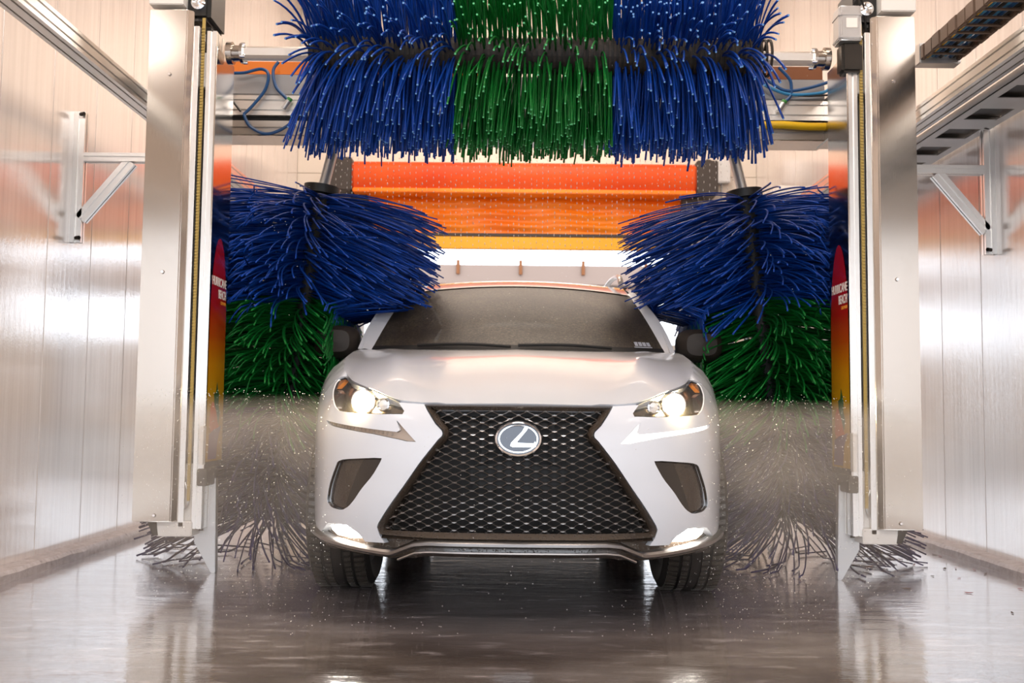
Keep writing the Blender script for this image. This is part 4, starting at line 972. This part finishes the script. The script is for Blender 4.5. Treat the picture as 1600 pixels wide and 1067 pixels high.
# junction box and conduit on the far wall
jb = thing('junction_box', (2.15, YB - .05, 3.2), 'small grey electrical box beside the door hood on the far wall', 'electrical box')
MB().box(2.10, 2.26, YB - .105, YB - .005, 3.22, 3.47).build('box', M['galv'], jb, bevel=.01)
MB().tube([(2.14, YB - .05, 3.42), (2.02, YB - .12, 3.45), (1.97, YB - .2, 3.39)], .014).build('conduit', M['charcoal'], jb, smooth=True)
MB().tube([(2.18, YB - .04, 3.22), (2.18, YB - .04, 2.2), (2.18, YB - .04, 1.2)], .012).build('down_conduit', M['galv'], jb, smooth=True)
wb2 = thing('wall_cabinet', (2.3, 8.9, 2.6), 'small pale grey box on the right wall, just above the right side brush', 'box')
MB().box(2.30, XR - .004, 8.75, 9.05, 2.56, 2.82).build('body', M['white'], wb2, bevel=.03, smooth=True); MB().box(2.285, 2.30, 8.80, 9.0, 2.60, 2.78).build('lid', M['galv'], wb2, bevel=.006)

# ================================================================== WATER
OCT = np.array([(1, 0, 0), (-1, 0, 0), (0, 1, 0), (0, -1, 0), (0, 0, 1), (0, 0, -1)], float)
OF = np.array([(0, 2, 4), (2, 1, 4), (1, 3, 4), (3, 0, 4), (2, 0, 5), (1, 2, 5), (3, 1, 5), (0, 3, 5)])
def drops(name, C, sx, sz, mt, **props):
    n = len(C); S = np.stack([sx, sx, sz], -1); v = (C[:, None] + OCT[None] * S[:, None]).reshape(-1, 3); f = (OF[None] + (np.arange(n) * 6)[:, None, None]).reshape(-1, 3)
    me = bpy.data.meshes.new(name); me.from_pydata(v.tolist(), [], f.tolist()); me.materials.append(mt)
    me.polygons.foreach_set('use_smooth', [True] * len(f))
    o = bpy.data.objects.new(name, me); COL.objects.link(o)
    for k, val in props.items(): o[k] = val
    return o
C = []
for i in range(72):
    x = GX - 1.18 + i * .0335 + rnd.uniform(-.004, .004); z_ = 2.27 - rnd.random() * .04
    while z_ > 1.66:
        C.append((x + rnd.uniform(-.002, .002), 5.72 + rnd.uniform(-.01, .01), z_)); z_ -= rnd.uniform(.026, .048)
C = np.array(C); n = len(C)
drops('water_curtain', C, nrg.uniform(.0016, .0028, n), nrg.uniform(.006, .013, n), M['water'], kind='stuff', label='curtain of falling water drops in front of the orange door', category='water')
C = []
for i in range(3600):
    sg = 1 if i % 2 else -1; d = abs(rnd.gauss(0, .34)); 
    C.append((CX + sg * (.70 + rnd.random() * .75), 3.75 + rnd.random() * .55 - .1, max(.02, .86 * rnd.random() ** .8)))
for i in range(320): C.append((CX + rnd.uniform(-1, 1), 3.35 + rnd.random() * .25, .03 + .75 * rnd.random() ** 2))
for i in range(700): C.append((GX + rnd.uniform(-1.3, 1.3), rnd.uniform(4.4, 5.2), rnd.uniform(1.2, 2.4)))
C = np.array(C); n = len(C); sz_ = nrg.uniform(.0007, .0021, n) * np.where(np.arange(n) < 3600, 1.0, .8)
drops('water_spray', C, sz_, sz_ * 1.2, M['water'], kind='stuff', label='fine flying water droplets around the headlights and front tyres', category='water')
# mist beside the front wheels
def mistmat(name, dens):
    mm = bpy.data.materials.new(name); mm.use_nodes = True; nt = mm.node_tree; nt.nodes.remove(nt.nodes['Principled BSDF'])
    v = nd(mm, 'ShaderNodeVolumePrincipled'); v.inputs['Color'].default_value = (.93, .88, .82, 1); v.inputs['Anisotropy'].default_value = .25
    g = nd(mm, 'ShaderNodeTexCoord').outputs['Generated']
    sp = nd(mm, 'ShaderNodeSeparateXYZ'); lk(mm, g, sp.inputs[0])
    def tri(o, a, b_, c, d):
        x1 = mrange(mm, o, a, b_, 0, 1); x2 = mrange(mm, o, c, d, 1, 0); m_ = nd(mm, 'ShaderNodeMath', operation='MULTIPLY'); lk(mm, x1, m_.inputs[0]); lk(mm, x2, m_.inputs[1]); return m_.outputs[0]
    a = tri(sp.outputs[0], 0, .25, .8, 1); b_ = tri(sp.outputs[1], 0, .3, .8, 1); c = tri(sp.outputs[2], -.15, .80, .88, 1)
    n = mrange(mm, noise(mm, coords(mm, (1, 1, 1.8)), 2.6, 4), .35, .65, .35, 1.25)
    out = None
    for o in (a, b_, c, n):
        if out is None: out = o; continue
        m_ = nd(mm, 'ShaderNodeMath', operation='MULTIPLY'); lk(mm, out, m_.inputs[0]); lk(mm, o, m_.inputs[1]); out = m_.outputs[0]
    m_ = nd(mm, 'ShaderNodeMath', operation='MULTIPLY'); lk(mm, out, m_.inputs[0]); m_.inputs[1].default_value = dens
    lk(mm, m_.outputs[0], v.inputs['Density']); lk(mm, v.outputs[0], nt.nodes['Material Output'].inputs['Volume']); return mm
M['mist'] = mistmat('water_mist', .85)
for sg, lab in ((-1, 'pale spray mist beside the front wheel under the unlit light bar'), (1, 'pale spray mist beside the front wheel under the lit light bar')):
    a, b_ = sorted((CX + sg * .62, CX + sg * 1.75))
    MB().box(a, b_, 3.62, 4.62, .01, .84).build('mist', M['mist'], kind='stuff', label=lab, category='mist')
# debris by the right curb
for i in range(26):
    y = rnd.uniform(3.9, 6.3); x = 2.42 - abs(rnd.gauss(0, .16)) - (0 if i < 18 else rnd.uniform(.1, .6)); s_ = rnd.uniform(.008, .022); a = rnd.uniform(0, 6.28)
    P = [(1, 0, .2), (.4, .35, 0), (-.6, .25, .15), (-1, 0, .5), (-.6, -.25, .1), (.4, -.35, .1)]
    v = [(x + s_ * (p[0] * math.cos(a) - p[1] * math.sin(a)), y + s_ * (p[0] * math.sin(a) + p[1] * math.cos(a)), .003 + s_ * .4 * p[2]) for p in P]
    MB().add(v, [(0, 1, 2, 3, 4, 5)]).build('fallen_leaf', M['leafred'] if i % 2 else M['leafbrown'], thick=.001, label='small %s leaf scrap on the wet floor near the right curb' % ('dark red' if i % 2 else 'dark brown'), category='leaf', group='%s leaf scraps by the right curb' % ('red' if i % 2 else 'brown'))
